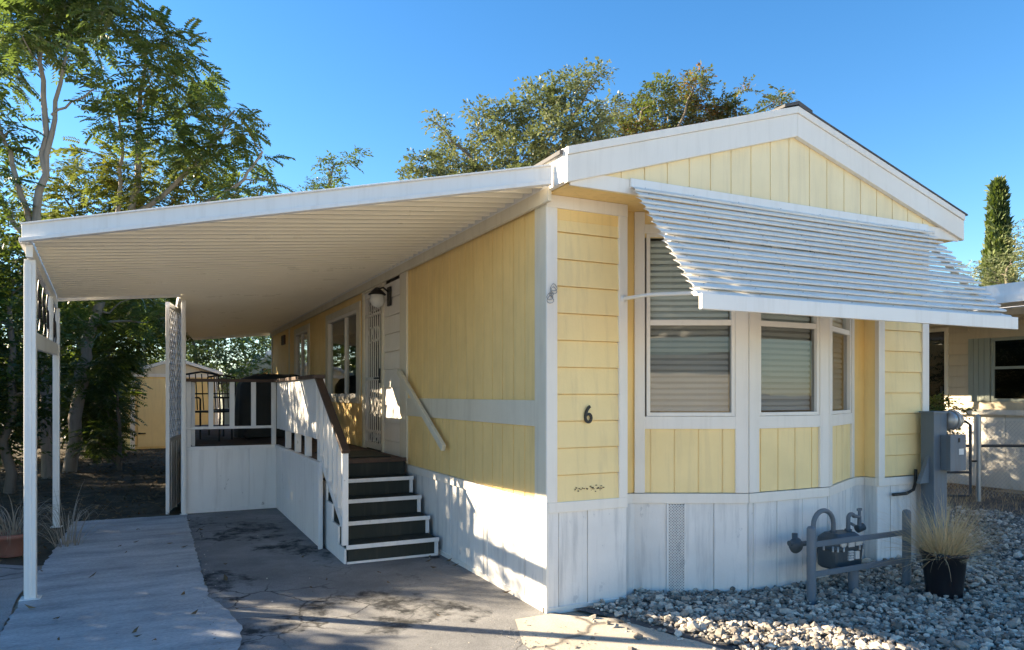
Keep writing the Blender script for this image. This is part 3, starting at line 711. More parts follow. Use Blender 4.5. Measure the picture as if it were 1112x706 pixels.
# ------------------------------------------------------------------ lattice screen along the deck
ls = thing('lattice_screen', 'tall narrow white lattice panel standing beside the deck under the carport edge', 'lattice screen', (-2.24, 6.0, 0))
m = MB(); y0, y1, z0, z1 = 5.85, 7.10, .95, 2.70; st = .15; lx = lambda y: -2.345 + .17*(y-5.85)
def lat(sg, xo_):
    c = y0 - (z1-z0)
    while c < y1 + (z1-z0):
        # line y = c + sg*(z - z0) clipped to the frame
        pts = []
        za, zb = z0, z1
        ya = c if sg > 0 else c; 
        lo = (y0 - c)/sg + z0; hi = (y1 - c)/sg + z0
        a, b = max(za, min(lo, hi)), min(zb, max(lo, hi))
        if b - a > .02: m.bar((lx(c+sg*(a-z0))+xo_, c+sg*(a-z0), a), (lx(c+sg*(b-z0))+xo_, c+sg*(b-z0), b), .034, .008, (1,-.17,0))
        c += st
lat(1, 0.005); lat(-1, -.005); m.build('lattice', 'white_deck', ls)
m = MB()
for z in (z0, z1): m.bar((lx(y0), y0, z), (lx(y1), y1, z), .05, .06)
for y in (y0, (y0+y1)/2, y1): m.box(lx(y)-.022, lx(y)+.022, y-.022, y+.022, 0, z1-.03)
m.build('frame', 'white_deck', ls, .004)
m = MB(); fr_ = FR((lx(5.88), 5.88), (.17, 1), (-1, .17)); fr_.boards(m, 0, 1.22, .02, .92, .2, d=.01, t=.02); m.build('lower_panel', 'white_deck', ls)

# ------------------------------------------------------------------ porch deck
DZ = .85; dk = thing('porch_deck', 'raised porch deck with white skirting, baluster railings and brown cap rail', 'porch', (-1.5, 5.8, 0))
m = MB(); 
y = 3.10
while y < 13.2:
    x0 = -1.0 if y < 5.79 else -2.09; m.box(x0, -.045, y, y+.134, DZ-.035, DZ); y += .14
m.build('deck_floor', 'deckboard', dk, .004)
m = MB(); m.box(-2.15, -1.0, 5.80, 5.835, DZ-.16, DZ-.036); m.box(-1.0, -.97, 3.1, 5.80, DZ-.16, DZ-.036); m.build('rim_board', 'brown', dk)
fA = FR((-2.16, 5.79), (1, 0), (0, -1)); fB = FR((-1.01, 5.79), (0, -1), (-1, 0))
m = MB(); fA.boards(m, 0, 1.15, 0, DZ-.03, .40, d=.0, t=.02, groove=.006, gd=.004); fB.boards(m, .0, 2.95, 0, DZ-.03, .20, d=.0, t=.02, groove=.006, gd=.004)
fA.box(m, -.005, 1.155, 0.0, .05, .0, .010)
m.box(-1.035, -1.009, 2.83, 2.86, 0, DZ-.02); m.build('deck_skirt', 'white_deck', dk, .002)
m = MB(); m.box(-2.165, -1.0, 5.765, 5.82, DZ-.03, DZ+.012); m.box(-1.03, -.98, 2.84, 5.765, DZ-.03, DZ+.012); m.build('skirt_cap', 'white_deck', dk, .004)
# front railing
ZT = 1.735
for x in (-2.10, -1.83, -1.57, -1.30, -1.04):
    m = MB(); m.box(x-.03, x+.03, 5.80, 5.84, DZ if x in (-2.10, -1.04) else 1.10, ZT-.03); m.build('baluster', 'white_deck', dk, .003)
m = MB(); m.box(-2.16, -1.02, 5.795, 5.845, 1.085, 1.12); m.build('lower_rail', 'white_deck', dk, .003)
m = MB(); m.box(-2.18, -.94, 5.76, 5.88, ZT-.03, ZT+.01); m.box(-1.05, -.93, 3.02, 5.76, ZT-.03, ZT+.01); m.build('cap_rail', 'brown', dk, .005)
# boarded railing of the walkway
m = MB(); y = 5.74
while y > 3.12: 
    dz_ = random.uniform(-.006, .006); m.box(-1.012, -.990, y-.112, y, 1.085+dz_, ZT-.031); y -= .122
m.build('board_panel', 'white_deck', dk, .003)
m = MB(); m.box(-.989, -.955, 3.05, 5.76, 1.12, 1.18); m.box(-.989, -.955, 3.05, 5.76, 1.62, 1.68); m.build('back_rail', 'white_deck', dk)
for y in (5.15, 4.45, 3.80, 3.10): m = MB(); m.box(-.988, -.92, y-.035, y+.035, DZ, ZT-.031); m.build('post', 'white_deck', dk, .003)
# far railing of the deck
m = MB(); m.box(-2.07, -1.99, 5.89, 13.0, ZT-.03, ZT+.01); m.build('side_cap_rail', 'brown', dk, .005)
m = MB()
y = 6.1
while y < 13: m.box(-2.05, -2.01, y-.025, y+.025, DZ, ZT-.031); y += .28
m.build('side_balusters', 'white_deck', dk)

stp = thing('porch_steps', 'four dark carpeted steps with white nosings leading up to the porch', 'steps', (-.5, 2.6, 0))
tds = [(2.08, .17), (2.335, .34), (2.59, .51), (2.845, .68)]; SX0, SX1 = -.93, -.06
cm = []
for i, (y, z) in enumerate(tds):
    m = MB(); m.box(SX0, SX1, y-.02, y+.27, z-.028, z); m.build('tread', 'carpet', stp, .004)
    m = MB(); m.box(SX0+.01, SX1-.005, y, y+.02, z-.17+.001, z-.029); m.build('riser', 'carpet', stp)
    m = MB(); m.box(SX0-.012, SX1+.008, y-.034, y-.0205, z-.034, z+.005); m.build('nosing', 'white_deck', stp, .003)
    m = MB(); m.box(SX1-.03, SX1+.006, y-.012, y-.001, z-.17+.002, z-.035); m.build('edge_strip', 'white_deck', stp)
m = MB(); m.box(SX0+.01, SX1-.005, 3.08, 3.099, .68, DZ-.034); m.build('riser', 'carpet', stp)
m = MB(); m.box(SX0-.03, SX1+.006, 3.058, 3.078, DZ-.03, DZ+.01); m.build('nosing', 'deckboard', stp)
m = MB()
poly = [(2.10, 0)]
for (y, z) in tds: poly += [(y+.002, z-.03)] if y == 2.08 else [(y+.002, z-.2), (y+.002, z-.03)]
poly = [(2.085, 0), (2.085, .14), (2.34, .14), (2.34, .31), (2.595, .31), (2.595, .48), (2.85, .48), (2.85, .65), (3.08, .65), (3.08, 0)]
m.prism(poly, lambda a, b: (SX0-.022, a, b), lambda a, b: (SX0-.002, a, b)); m.build('stringer', 'white_deck', stp, .002)
m = MB(); m.box(SX0, SX1, 2.066, 2.078, .0, .02); m.build('kick_strip', 'white_deck', stp)
# stair railing
ra, rb = Vector((-.985, 3.10, ZT-.01)), Vector((-.945, 2.05, 1.02))
m = MB(); m.bar(ra, rb, .075, .035); m.build('cap_rail', 'brown', stp, .005)
m = MB(); m.box(rb.x-.028, rb.x+.028, 2.07, 2.12, .172, 1.02); m.build('newel_post', 'white_deck', stp, .003)
for k, t in enumerate((.14, .30, .46, .62, .78)):
    p = ra.lerp(rb, t); lo = .40 + (p.y-2.12)*.62; m = MB(); m.box(p.x-.02, p.x+.02, p.y-.022, p.y+.022, max(lo - .05, .2), p.z-.02); m.build('baluster', 'white_deck', stp, .003)
m = MB(); m.bar((-.955, 2.12, .36), (-.985, 3.05, .96), .03, .07); m.build('lower_rail', 'white_deck', stp, .003)
m = MB(); m.box(-.80, -.15, 3.3, 4.2, DZ+.002, DZ+.016); mt = m.build('door_mat', 'carpet', None, .006); tag(mt, 'dark worn door mat lying on the porch boards by the door', 'mat')

# furniture on the deck
def chair(x, y, rz, label):
    c = thing('metal_chair', label, 'chair', (0, 0, 0), 'black metal chairs on the porch')
    m = MB()
    for sx in (-.24, .24): m.build if 0 else None
    for sx in (-.24, .24):
        m = MB(); m.tube([(sx, -.24, 0), (sx, -.24, .62), (sx, -.18, .64), (sx, .22, .64)], .014, 6); m.build('leg', 'black', c, local=True)
        m = MB(); m.tube([(sx, .26, 0), (sx, .22, .44), (sx, .30, .98)], .014, 6); m.build('leg', 'black', c, local=True)
    m = MB(); m.box(-.24, .24, -.24, .22, .42, .445); m.build('seat', 'black', c, .006, local=True)
    m = MB(); m.tube([(-.24, .30, .98), (0, .31, 1.02), (.24, .30, .98)], .014, 6)
    for k in range(5): m.tube([(-.18+k*.09, .225, .46), (-.18+k*.09, .30, .99)], .008, 5)
    m.tube([(-.24, .26, .70), (.24, .26, .70)], .01, 6); m.build('backrest', 'black', c, local=True)
    c.location = (x, y, DZ); c.rotation_euler = (0, 0, rz)
chair(-1.75, 7.3, 2.7, 'black metal chair nearest the lattice screen on the porch')
chair(-1.35, 8.6, .4, 'black metal chair further back beside the covered barbecue')
bq = thing('covered_barbecue', 'bulky barbecue under a dark canvas cover on the porch', 'barbecue', (-.62, 7.6, DZ))
m = MB(); prof_ = [(.0, .62, .32), (.45, .60, .31), (.80, .58, .30), (.92, .50, .24), (.98, .30, .14)]
vsn = []; 
for z, a, b in prof_:
    for k in range(20):
        t = 2*math.pi*k/20; c_, s_ = math.cos(t), math.sin(t); e = .35
        vsn.append((-.75+a*math.copysign(abs(c_)**e, c_)*(1+.02*math.sin(7*t)), 7.6+b*math.copysign(abs(s_)**e, s_)*(1+.03*math.sin(9*t)), DZ+.03+z))
fs = [(i*20+k, i*20+(k+1) % 20, (i+1)*20+(k+1) % 20, (i+1)*20+k) for i in range(4) for k in range(20)] + [tuple(range(80, 100))]
m.add(vsn, fs, True); m.build('cover', 'darkcover', bq)
for sx in (-.45, .45):
    m = MB(); m.lathe([(.0,-.02),(.07,-.02),(.07,.02),(0,.02)], (-.75+sx, 7.32, DZ+.07), 14, 'y'); m.build('wheel', 'black', bq)

# ------------------------------------------------------------------ gas meter, guard rail, electric pedestal
gm = thing('gas_meter', 'grey gas meter with bent pipes standing against the bay skirting', 'gas meter', (2.28, -.44, 0))
GX, GY, GZ = 2.40, -.46, .32
m = MB(); 
ringz = [(-.135, .105, .075), (-.120, .122, .090), (-.02, .130, .095), (.0, .130, .095), (.01, .137, .102), (.03, .137, .102), (.04, .128, .095), (.085, .122, .09), (.115, .09, .06)]
vsn = []
for z, a, b in ringz:
    for k in range(16):
        t = 2*math.pi*k/16+.2; c_, s_ = math.cos(t), math.sin(t); e = .30; vsn.append((GX+1.25*a*math.copysign(abs(c_)**e, c_), GY+1.1*b*math.copysign(abs(s_)**e, s_), GZ+z*1.12))
fs = [(i*16+k, i*16+(k+1) % 16, (i+1)*16+(k+1) % 16, (i+1)*16+k) for i in range(len(ringz)-1) for k in range(16)] + [tuple(range(16))[::-1], tuple(range(16*(len(ringz)-1), 16*len(ringz)))]
m.add(vsn, fs, False); body = m.build('body', 'meter', gm, .006)
m = MB()
m.box(GX-.035, GX+.03, GY-.118, GY-.103, GZ+.03, GZ+.085); m.box(GX+.045, GX+.115, GY-.118, GY-.103, GZ+.035, GZ+.09); m.box(GX+.04, GX+.085, GY-.118, GY-.100, GZ-.07, GZ-.01)
for k in range(4): m.box(GX-.03, GX+.02, GY-.118, GY-.100, GZ-.075+k*.02, GZ-.062+k*.02)
m.build('sticker', 'sticker', body)
m = MB()
for k in range(14):
    t = 2*math.pi*k/14; m.lathe([(.008, -.012), (.008, .03), (0, .03)], (GX+1.25*.140*math.copysign(abs(math.cos(t))**.45, math.cos(t)), GY+1.1*.105*math.copysign(abs(math.sin(t))**.45, math.sin(t)), GZ+.01), 6)
m.build('flange_bolts', 'galv', body)
m = MB(); m.lathe([(0,0),(.035,0),(.035,-.012),(.03,-.014),(0,-.014)], (GX-.09, GY-.105, GZ+.065), 16, 'y'); m.build('dial', 'sticker', body)
def arc(c, r, a0, a1, n=12, axis=(1,0,0)): return [Vector(c) + Vector(axis)*r*math.cos(t) + Vector((0,0,1))*r*math.sin(t) for t in np.linspace(a0, a1, n)]
m = MB(); m.tube([(GX-.29, GY, GZ-.05), (GX-.29, GY, GZ+.15)] + arc((GX-.18, GY, GZ+.20), .11, math.pi, 0) + [(GX-.07, GY, GZ+.10)], .019, 10); m.build('inlet_pipe', 'steel', gm)
m = MB(); m.lathe([(.0,0),(.028,0),(.03,.03),(.024,.034)], (GX-.07, GY, GZ+.11), 10); m.lathe([(.0,0),(.028,0),(.03,.03),(.024,.034)], (GX+.10, GY, GZ+.11), 10); m.build('union_nut', 'meter', gm)
m = MB(); m.tube([(GX+.10, GY, GZ+.11), (GX+.10, GY, GZ+.21)] + arc((GX+.135, GY, GZ+.225), .035, math.pi, .5, 7) + [(GX+.23, GY, GZ+.23), (GX+.23, GY, GZ+.13)], .017, 10); m.tube([(GX+.23, GY, GZ+.20), (GX+.23, GY, GZ+.30)], .012, 8); m.box(GX+.205, GX+.255, GY-.006, GY+.006, GZ+.28, GZ+.30)
m.tube([(GX+.23, GY, GZ+.13), (GX+.30, GY+.05, GZ+.12), (GX+.44, GY+.25, GZ+.12)], .013, 8); m.build('outlet_pipe', 'steel', gm)
m = MB(); m.tube([(GX+.215, GY+.01, GZ+.13), (GX+.275, GY, GZ+.15)], .032, 10); m.build('valve', 'meter', gm)
m = MB(); m.lathe([(0,-.035),(.045,-.03),(.062,-.006),(.062,.006),(.045,.03),(.02,.045),(.02,.06),(0,.06)], (GX-.50, GY-.02, GZ+.07), 16, 'y'); m.lathe([(0,-.05),(.02,-.05),(.022,.05),(0,.05)], (GX-.50, GY-.01, GZ+.11), 10); m.tube([(GX-.51, GY, GZ+.07), (GX-.29, GY, GZ+.07)], .02, 8); m.tube([(GX-.29, GY, GZ+.07), (GX-.29, GY, -.02)], .018, 8); m.tube([(GX-.57, GY-.02, GZ+.09), (GX-.53, GY-.02, GZ+.09)], .022, 8); m.build('regulator', 'meter', gm)
gr = thing('guard_rail', 'grey pipe guard rail with two bars standing before the gas meter', 'guard rail', (1.84, -.66, 0))
for x, y, h, r in ((1.84, -.68, .555, .033), (2.93, -.66, .60, .033)):
    m = MB(); m.tube([(x, y, -.05), (x, y, h)], r, 14); m.lathe([(r, 0), (r*.7, .014), (0, .02)], (x, y, h), 14); m.build('post', 'steel', gr)
m = MB(); m.tube([(2.36, -.62, -.05), (2.36, -.62, .20)], .038, 12); m.build('post', 'steel', gr)
for z in (.435, .215):
    m = MB(); m.bar((1.87, -.68, z), (2.90, -.66, z), .02, .042); m.build('bar', 'steel', gr, .004)
mk = MB(); mk.tube([(2.90, -.16, .03), (2.78, -.20, .12), (2.70, -.16, .26)], .014, 8); tag(mk.build('marker_stake', 'yellowpipe'), 'short bent yellow stake leaning on the skirting behind the gas meter', 'stake')

ep = thing('electric_pedestal', 'grey steel electric meter pedestal at the right corner of the home', 'electric meter', (4.33, -.12, 0))
EX = 4.05; EY = -.16
m = MB(); m.box(EX-.095, EX+.095, EY-.04, EY+.09, -.02, 1.37); m.box(EX-.11, EX+.11, EY-.05, EY+.10, 1.365, 1.385)
m.add([(EX-.095, EY+.0, .72), (EX-.095, EY+.04, .72), (EX-.235, EY+.04, .72), (EX-.235, EY+.0, .72), (EX-.095, EY+.0, .98), (EX-.095, EY+.04, .98)], [(0,1,2,3), (0,3,4), (1,5,2), (3,2,5,4), (0,4,5,1)])
m.build('column', 'steel', ep, .004)
m = MB(); m.box(EX+.0, EX+.22, EY-.13, EY-.041, .84, 1.165); m.box(EX-.005, EX+.225, EY-.137, EY-.13, .835, 1.17); bx = m.build('breaker_box', 'steel', ep, .006)
m = MB(); m.box(EX+.115, EX+.185, EY-.1405, EY-.1385, .985, 1.04); m.build('sticker', 'sticker', bx)
m = MB(); m.box(EX+.11, EX+.125, EY-.145, EY-.138, 1.10, 1.14); m.build('latch', 'black', bx)
m = MB(); m.lathe([(0,-.03),(.085,-.03),(.085,.05),(.078,.055),(.078,.12),(.06,.135),(0,.138)], (EX+.14, EY-.02, 1.30), 22, 'x'); m.lathe([(.088,.03),(.095,.03),(.095,.06),(.088,.06)], (EX+.14, EY-.02, 1.30), 22, 'x'); mt_ = m.build('meter', 'galv', ep)
m = MB(); m.tube([(3.60, -.045, .62), (3.78, -.05, .62), (3.88, -.05, .65), (3.91, -.05, .72), (3.915, -.05, .84)], .014, 8); m.build('conduit', 'black', ep)

# ------------------------------------------------------------------ potted plants
def blades(n, c, r0, spread, h, width, droop, seed, seg=6):
    g_ = np.random.default_rng(seed); V = []; F = []
    for i in range(n):
        a = g_.uniform(0, 2*np.pi); rr = r0*math.sqrt(g_.random()); L = h*g_.uniform(.55, 1.1); le = g_.normal(spread, spread*.5); dr = droop*g_.uniform(.1, 2.2)
        a2 = a + g_.normal(0, .5); b = np.array([c[0]+rr*math.cos(a), c[1]+rr*math.sin(a), c[2]]); th = abs(le)*(.3+.7*rr/r0); p = b.copy(); o = len(V); sdx = g_.uniform(0, np.pi)
        for k in range(seg+1):
            t = k/seg; w_ = width*(1-t*.85)*g_.uniform(.9, 1.1); s_ = np.array([math.cos(a2+np.pi/2)*math.cos(sdx), math.sin(a2+np.pi/2)*math.cos(sdx), .3*math.sin(sdx)])*w_
            V += [p - s_, p + s_]
            tt = th + dr*t*t; p = p + np.array([math.cos(a2)*math.sin(tt), math.sin(a2)*math.sin(tt), math.cos(tt)])*L/seg
        for k in range(seg): q = o+2*k; F.append((q, q+1, q+3, q+2))
    return V, F
pg = thing('potted_grass', 'black plastic pot of straw coloured dry grass standing on the gravel', 'potted plant', (2.93, -.97, 0))
m = MB(); m.lathe([(0,.0),(.115,.0),(.125,.02),(.152,.31),(.166,.315),(.168,.345),(.155,.345),(.148,.30),(0,.30)], (2.93, -.97, .0), 32); pot = m.build('pot', 'blackplastic', pg)
m = MB(); m.lathe([(.147,.305),(.07,.315),(0,.32)], (2.93, -.97, 0), 24); m.build('soil', 'soil', pot)
V, F = blades(900, (2.93, -.97, .30), .12, .98, .52, .0030, .55, 3); raw('grass', V, F, 'straw', pg)
lp = thing('clay_pot_plant', 'red clay pot of drooping dead grey leaves beside the carport post', 'potted plant', (-3.72, 3.86, 0))
m = MB(); m.lathe([(0,0),(.115,0),(.12,.01),(.145,.17),(.16,.172),(.163,.215),(.15,.215),(.14,.18),(0,.18)], (-3.72, 3.86, 0), 28); m.build('pot', 'terracotta', lp)
V, F = blades(90, (-3.72, 3.86, .17), .10, .55, .62, .0065, 1.9, 5, 9); raw('foliage', V, F, 'greystraw', lp)
dg = blades(70, (-3.30, 4.15, 0), .13, .5, .66, .006, 1.8, 6, 9)
tag(raw('dead_clump', *dg, 'greystraw'), 'arching clump of dead grey leaves at the left edge of the concrete slab', 'plant')

# ------------------------------------------------------------------ shed behind
shed = thing('garden_shed', 'small yellow gabled shed with white trim behind the carport', 'shed', (-3.07, 18.45, 0))
SW, SD, SH, SP = 2.28, 2.3, 2.12, 2.50
f0 = FR((0, 0), (1, 0), (0, -1)); fs_ = FR((0, 0), (0, 1), (-1, 0)); fr2 = FR((SW, 0), (0, 1), (1, 0))
m = MB(); f0.boards(m, 0, SW, 0, SH, .4, d=0); fs_.boards(m, 0, SD, 0, SH, .4, d=0); fr2.boards(m, 0, SD, 0, SH, .4, d=0); m.box(0, SW, SD-.03, SD, 0, SH); m.build('wall', 'yellow', shed, local=True)
m = MB(); m.prism([(0, SH), (SW, SH), (SW/2, SP)], lambda a, b: (a, .0, b), lambda a, b: (a, .03, b)); m.build('gable', 'cream', shed, local=True)
m = MB()
for a, b in ((0, .09), (SW-.09, SW)): f0.box(m, a, b, 0, SH, 0, .02)
f0.box(m, 0, SW, SH-.09, SH, .0, .022); fs_.box(m, SD-.08, SD, 0, SH, 0, .02); fs_.box(m, -.02, .08, 0, SH, 0, .02)
m.build('trim', 'white', shed, local=True)
m = MB(); ov = .12
for s in (-1, 1):
    xa = SW/2 + s*(SW/2+ov); za = SH + .02 - .04; m.hexa([(SW/2, -.15, SP), (xa, -.15, za), (xa, SD+.1, za), (SW/2, SD+.1, SP), (SW/2, -.15, SP+.09), (xa, -.15, za+.09), (xa, SD+.1, za+.09), (SW/2, SD+.1, SP+.09)])
m.build('roof', 'gutterwhite', shed, local=True)
m = MB(); f0.box(m, .16, 1.15, .06, 1.98, .0, .022); dr = m.build('door', 'yellow_lit', shed, .004, local=True)
m = MB(); f0.box(m, .17, .23, .42, .46, .022, .035); m.tube([f0.pt(.20, .44, .04), f0.pt(.36, .44, .05)], .016, 6); m.build('handle', 'black', dr, local=True)
m = MB(); f0.box(m, .95, 1.17, .36, .39, .022, .03); f0.box(m, .95, 1.17, 1.6, 1.63, .022, .03); m.build('hinge', 'black', dr, local=True)
shed.rotation_euler = (0, 0, R(6.5))

# ------------------------------------------------------------------ neighbouring home on the right
nb = thing('neighbour_home', 'low beige neighbouring home with dark doorway and shuttered window', 'mobile home', (10.1, 4, 0))
nf = FR((10.1, -3), (0, 1), (-1, 0)); NL = 20
nh = [(6.72, 7.75, .95, 2.66), (4.35, 6.31, 1.42, 2.48)]
def seg(u0, u1, z0, z1, m):
    nf.laps(m, u0, u1, z0, z1, .19)
m = MB(); seg(0, 4.35, 1.28, 2.75, m); seg(4.35, 6.31, 1.28, 1.42, m); seg(4.35, 6.31, 2.48, 2.75, m); seg(6.31, 6.72, 1.28, 2.75, m); seg(6.72, 7.75, 2.66, 2.75, m); seg(7.75, NL, 1.28, 2.75, m); m.build('wall', 'neighbour', nb)
m = MB(); nf.boards(m, 0, 6.66, -.02, 1.20, .3, d=.0); nf.boards(m, 7.8, NL, -.02, 1.20, .3, d=.0); nf.box(m, 0, 6.68, 1.20, 1.285, 0, .09); nf.box(m, 7.78, NL, 1.20, 1.285, 0, .09); nf.box(m, 6.66, 7.8, -.02, .95, -.03, 0); m.build('skirting', 'neighwhite', nb)
m = MB(); m.box(9.75, 14.2, -3.2, 17.2, 2.75, 2.80); m.box(10.13, 14.1, -3, 17, 2.7, 2.74); m.box(13.9, 14, -3, 17, 0, 2.7); m.box(10.2, 14, -3.0, -2.95, 0, 2.7); m.box(10.2, 14, 16.9, 17, 0, 2.7); m.box(10.2, 13.9, -2.9, 16.8, .8, .9); m.build('shell', 'neighbour', nb)
m = MB(); m.hexa([(9.70, -3.25, 2.80), (12, -3.25, 3.30), (12, 17.25, 3.30), (9.70, 17.25, 2.80), (9.70, -3.25, 2.92), (12, -3.25, 3.42), (12, 17.25, 3.42), (9.70, 17.25, 2.92)])
m.hexa([(12.001, -3.25, 3.30), (14.3, -3.25, 2.80), (14.3, 17.25, 2.80), (12.001, 17.25, 3.30), (12.001, -3.25, 3.42), (14.3, -3.25, 2.92), (14.3, 17.25, 2.92), (12.001, 17.25, 3.42)]); m.build('roof', 'neighwhite', nb)
m = MB(); m.hexa([(7.75, -3.2, 2.86), (9.69, -3.2, 2.93), (9.69, 9, 2.93), (7.75, 9, 2.86), (7.75, -3.2, 2.90), (9.69, -3.2, 2.97), (9.69, 9, 2.97), (7.75, 9, 2.90)]); m.build('porch_roof', 'alu', nb)
m = MB(); m.box(7.70, 7.748, -3.25, 9.05, 2.78, 3.02); m.box(7.66, 7.699, -3.25, 9.05, 2.76, 2.86); m.build('gutter', 'gutterwhite', nb)
for yy in (-3, 1.0, 5.0, 8.9):
    m = MB(); m.box(7.76, 7.82, yy-.03, yy+.03, 0, 2.86)
    if yy not in (1.0,): m.build('porch_post', 'alu', nb)
m = MB(); nf.box(m, 6.66, 6.72, .95, 2.72, -.02, .03); nf.box(m, 7.75, 7.82, .95, 2.72, -.02, .03); nf.box(m, 6.72, 7.75, 2.66, 2.72, -.02, .03); df = m.build('door_frame', 'cream', nb)
m = MB(); nf.box(m, 6.72, 7.75, .95, 2.66, -.05, -.03); m.build('screen_door', 'darkglass', df)
m = MB(); nf.box(m, 6.76, 6.80, 1.55, 1.68, -.03, .02); m.build('handle', 'black', df)
w2 = window(nb, nf, 4.35, 5.93, 1.42, 2.48, 0, False, 1.98, fw=.05, glassm='darkglass', lower='darkglass', framem='vinyl')
m = MB(); nf.boards(m, 5.94, 6.30, 1.42, 2.49, .09, d=.025, t=.02); m.build('shutter', 'vinyl', nb)
for z in (1.95, 1.63):
    m = MB(); m.lathe([(0,.03),(.045,.03),(.045,-.0),(0,-.0)], nf.pt(6.48, z, -.035), 12, 'x'); m.build('wall_fitting', 'black', nb)

# ------------------------------------------------------------------ chain link gate and fence
def wires(m, p, q, z0, z1, st=.06, r=.0014):
    p, q = Vector((*p, 0)), Vector((*q, 0)); L = (q-p).length; d = (q-p)/L; H = z1-z0
    for sg in (1, -1):
        c = -H
        while c < L + H:
            lo, hi = ((0-c)/1, (L-c)/1) if sg > 0 else ((c-L), c)
            a, b = max(0, lo), min(H, hi)
            if b - a > .01:
                f_ = (lambda h: c+h) if sg > 0 else (lambda h: c-h)
                m.tube([p+d*f_(a)+Vector((0,0,z0+a)), p+d*f_(b)+Vector((0,0,z0+b))], r, 3, False)
            c += st
FP = (8.15, 1.95)
gate = thing('wire_gate', 'dark pipe framed chain link gate beside the electric meter pedestal', 'gate', (7.3, 2.2, 0))
ga, gb = (7.15, 2.45), (8.04, 2.0)
m = MB(); m.tube([(*ga, .08), (*ga, 1.10), (ga[0]+.06, ga[1]-.03, 1.15), (gb[0]-.06, gb[1]+.03, 1.15), (*gb, 1.10), (*gb, .08), (*ga, .08)], .022, 8); m.tube([(*ga, .80), (*gb, .80)], .018, 8); m.tube([(*ga, .42), (*gb, .42)], .018, 8); m.build('frame', 'darkgate', gate)
m = MB(); wires(m, ga, gb, .1, 1.12); m.build('chain_link', 'galv', gate)
fence = thing('chain_link_fence', 'chain link fence with silver posts running right from the gate', 'fence', (*FP, 0))
fb = (11.5, .35)
for t in (0, .62): 
    x, y = FP[0]+(fb[0]-FP[0])*t, FP[1]+(fb[1]-FP[1])*t; m = MB(); m.tube([(x, y, -.02), (x, y, 1.22)], .034, 12); m.lathe([(.038,0),(.036,.02),(0,.04)], (x, y, 1.22), 12); m.build('post', 'galv', fence)
m = MB(); m.tube([(*FP, .80), (*fb, .80)], .02, 8); m.build('rail', 'darkgate', fence)
m = MB(); wires(m, FP, fb, .06, 1.16); m.build('chain_link', 'galv', fence)
m = MB(); m.tube([(gb[0]-.0, gb[1], .58), (FP[0], FP[1], .58)], .014, 6); m.build('latch', 'black', gate)

# dry grass and litter
def field(n, reg, h, width, seed, cond=None):
    V, F = [], []; g_ = np.random.default_rng(seed)
    for i in range(n):
        x, y = g_.uniform(reg[0], reg[1]), g_.uniform(reg[2], reg[3])
        if cond and not cond(x, y): continue
        v, f_ = blades(3, (x, y, -.01), .03, .7, h, width, 1.0, int(g_.integers(1e9)), 3); o = len(V); V += v; F += [tuple(k+o for k in q) for q in f_]
    return V, F
V, F = field(1500, (5.2, 10., .9, 5.5), .16, .003, 11, lambda x, y: y > 3.1 - .35*x + (.0 if x < 7 else .2)); tag(raw('dry_grass', V, F, 'straw'), 'flattened dry grass around the wire fence', 'grass', kind='stuff')
def litter():
    n = 5200; x = rng.uniform(-8, -2.2, n); y = rng.uniform(3.5, 18, n); k = ~((x > -3.45) & (y < 5.65)) & ~((x > -2.3) & (y > 5.6)); x, y = x[k], y[k]
    xs = rng.uniform(-3.4, .0, 50); ys = rng.uniform(.2, 5.5, 50); x = np.r_[x, xs]; y = np.r_[y, ys]; n = len(x)
    s = rng.uniform(.015, .045, n); a = rng.uniform(0, 6.28, n); t = rng.normal(0, .35, (n, 2)); T = np.array([(-1,0),(0,.42),(1,0),(0,-.42)])
    X = T[None,:,0]*s[:,None]; Y = T[None,:,1]*s[:,None]; Z = X*t[:,:1] + Y*t[:,1:] + .018 + abs(X)*.3
    ca, sa = np.cos(a)[:,None], np.sin(a)[:,None]
    V = np.stack([X*ca-Y*sa+x[:,None], X*sa+Y*ca+y[:,None], Z], -1).reshape(-1,3); F = (np.arange(n)*4)[:,None] + np.arange(4)
    tag(raw('leaf_litter', V, F, 'litter'), 'scattered brown fallen leaves on the dirt behind the slab', 'leaf litter', kind='stuff')
litter()

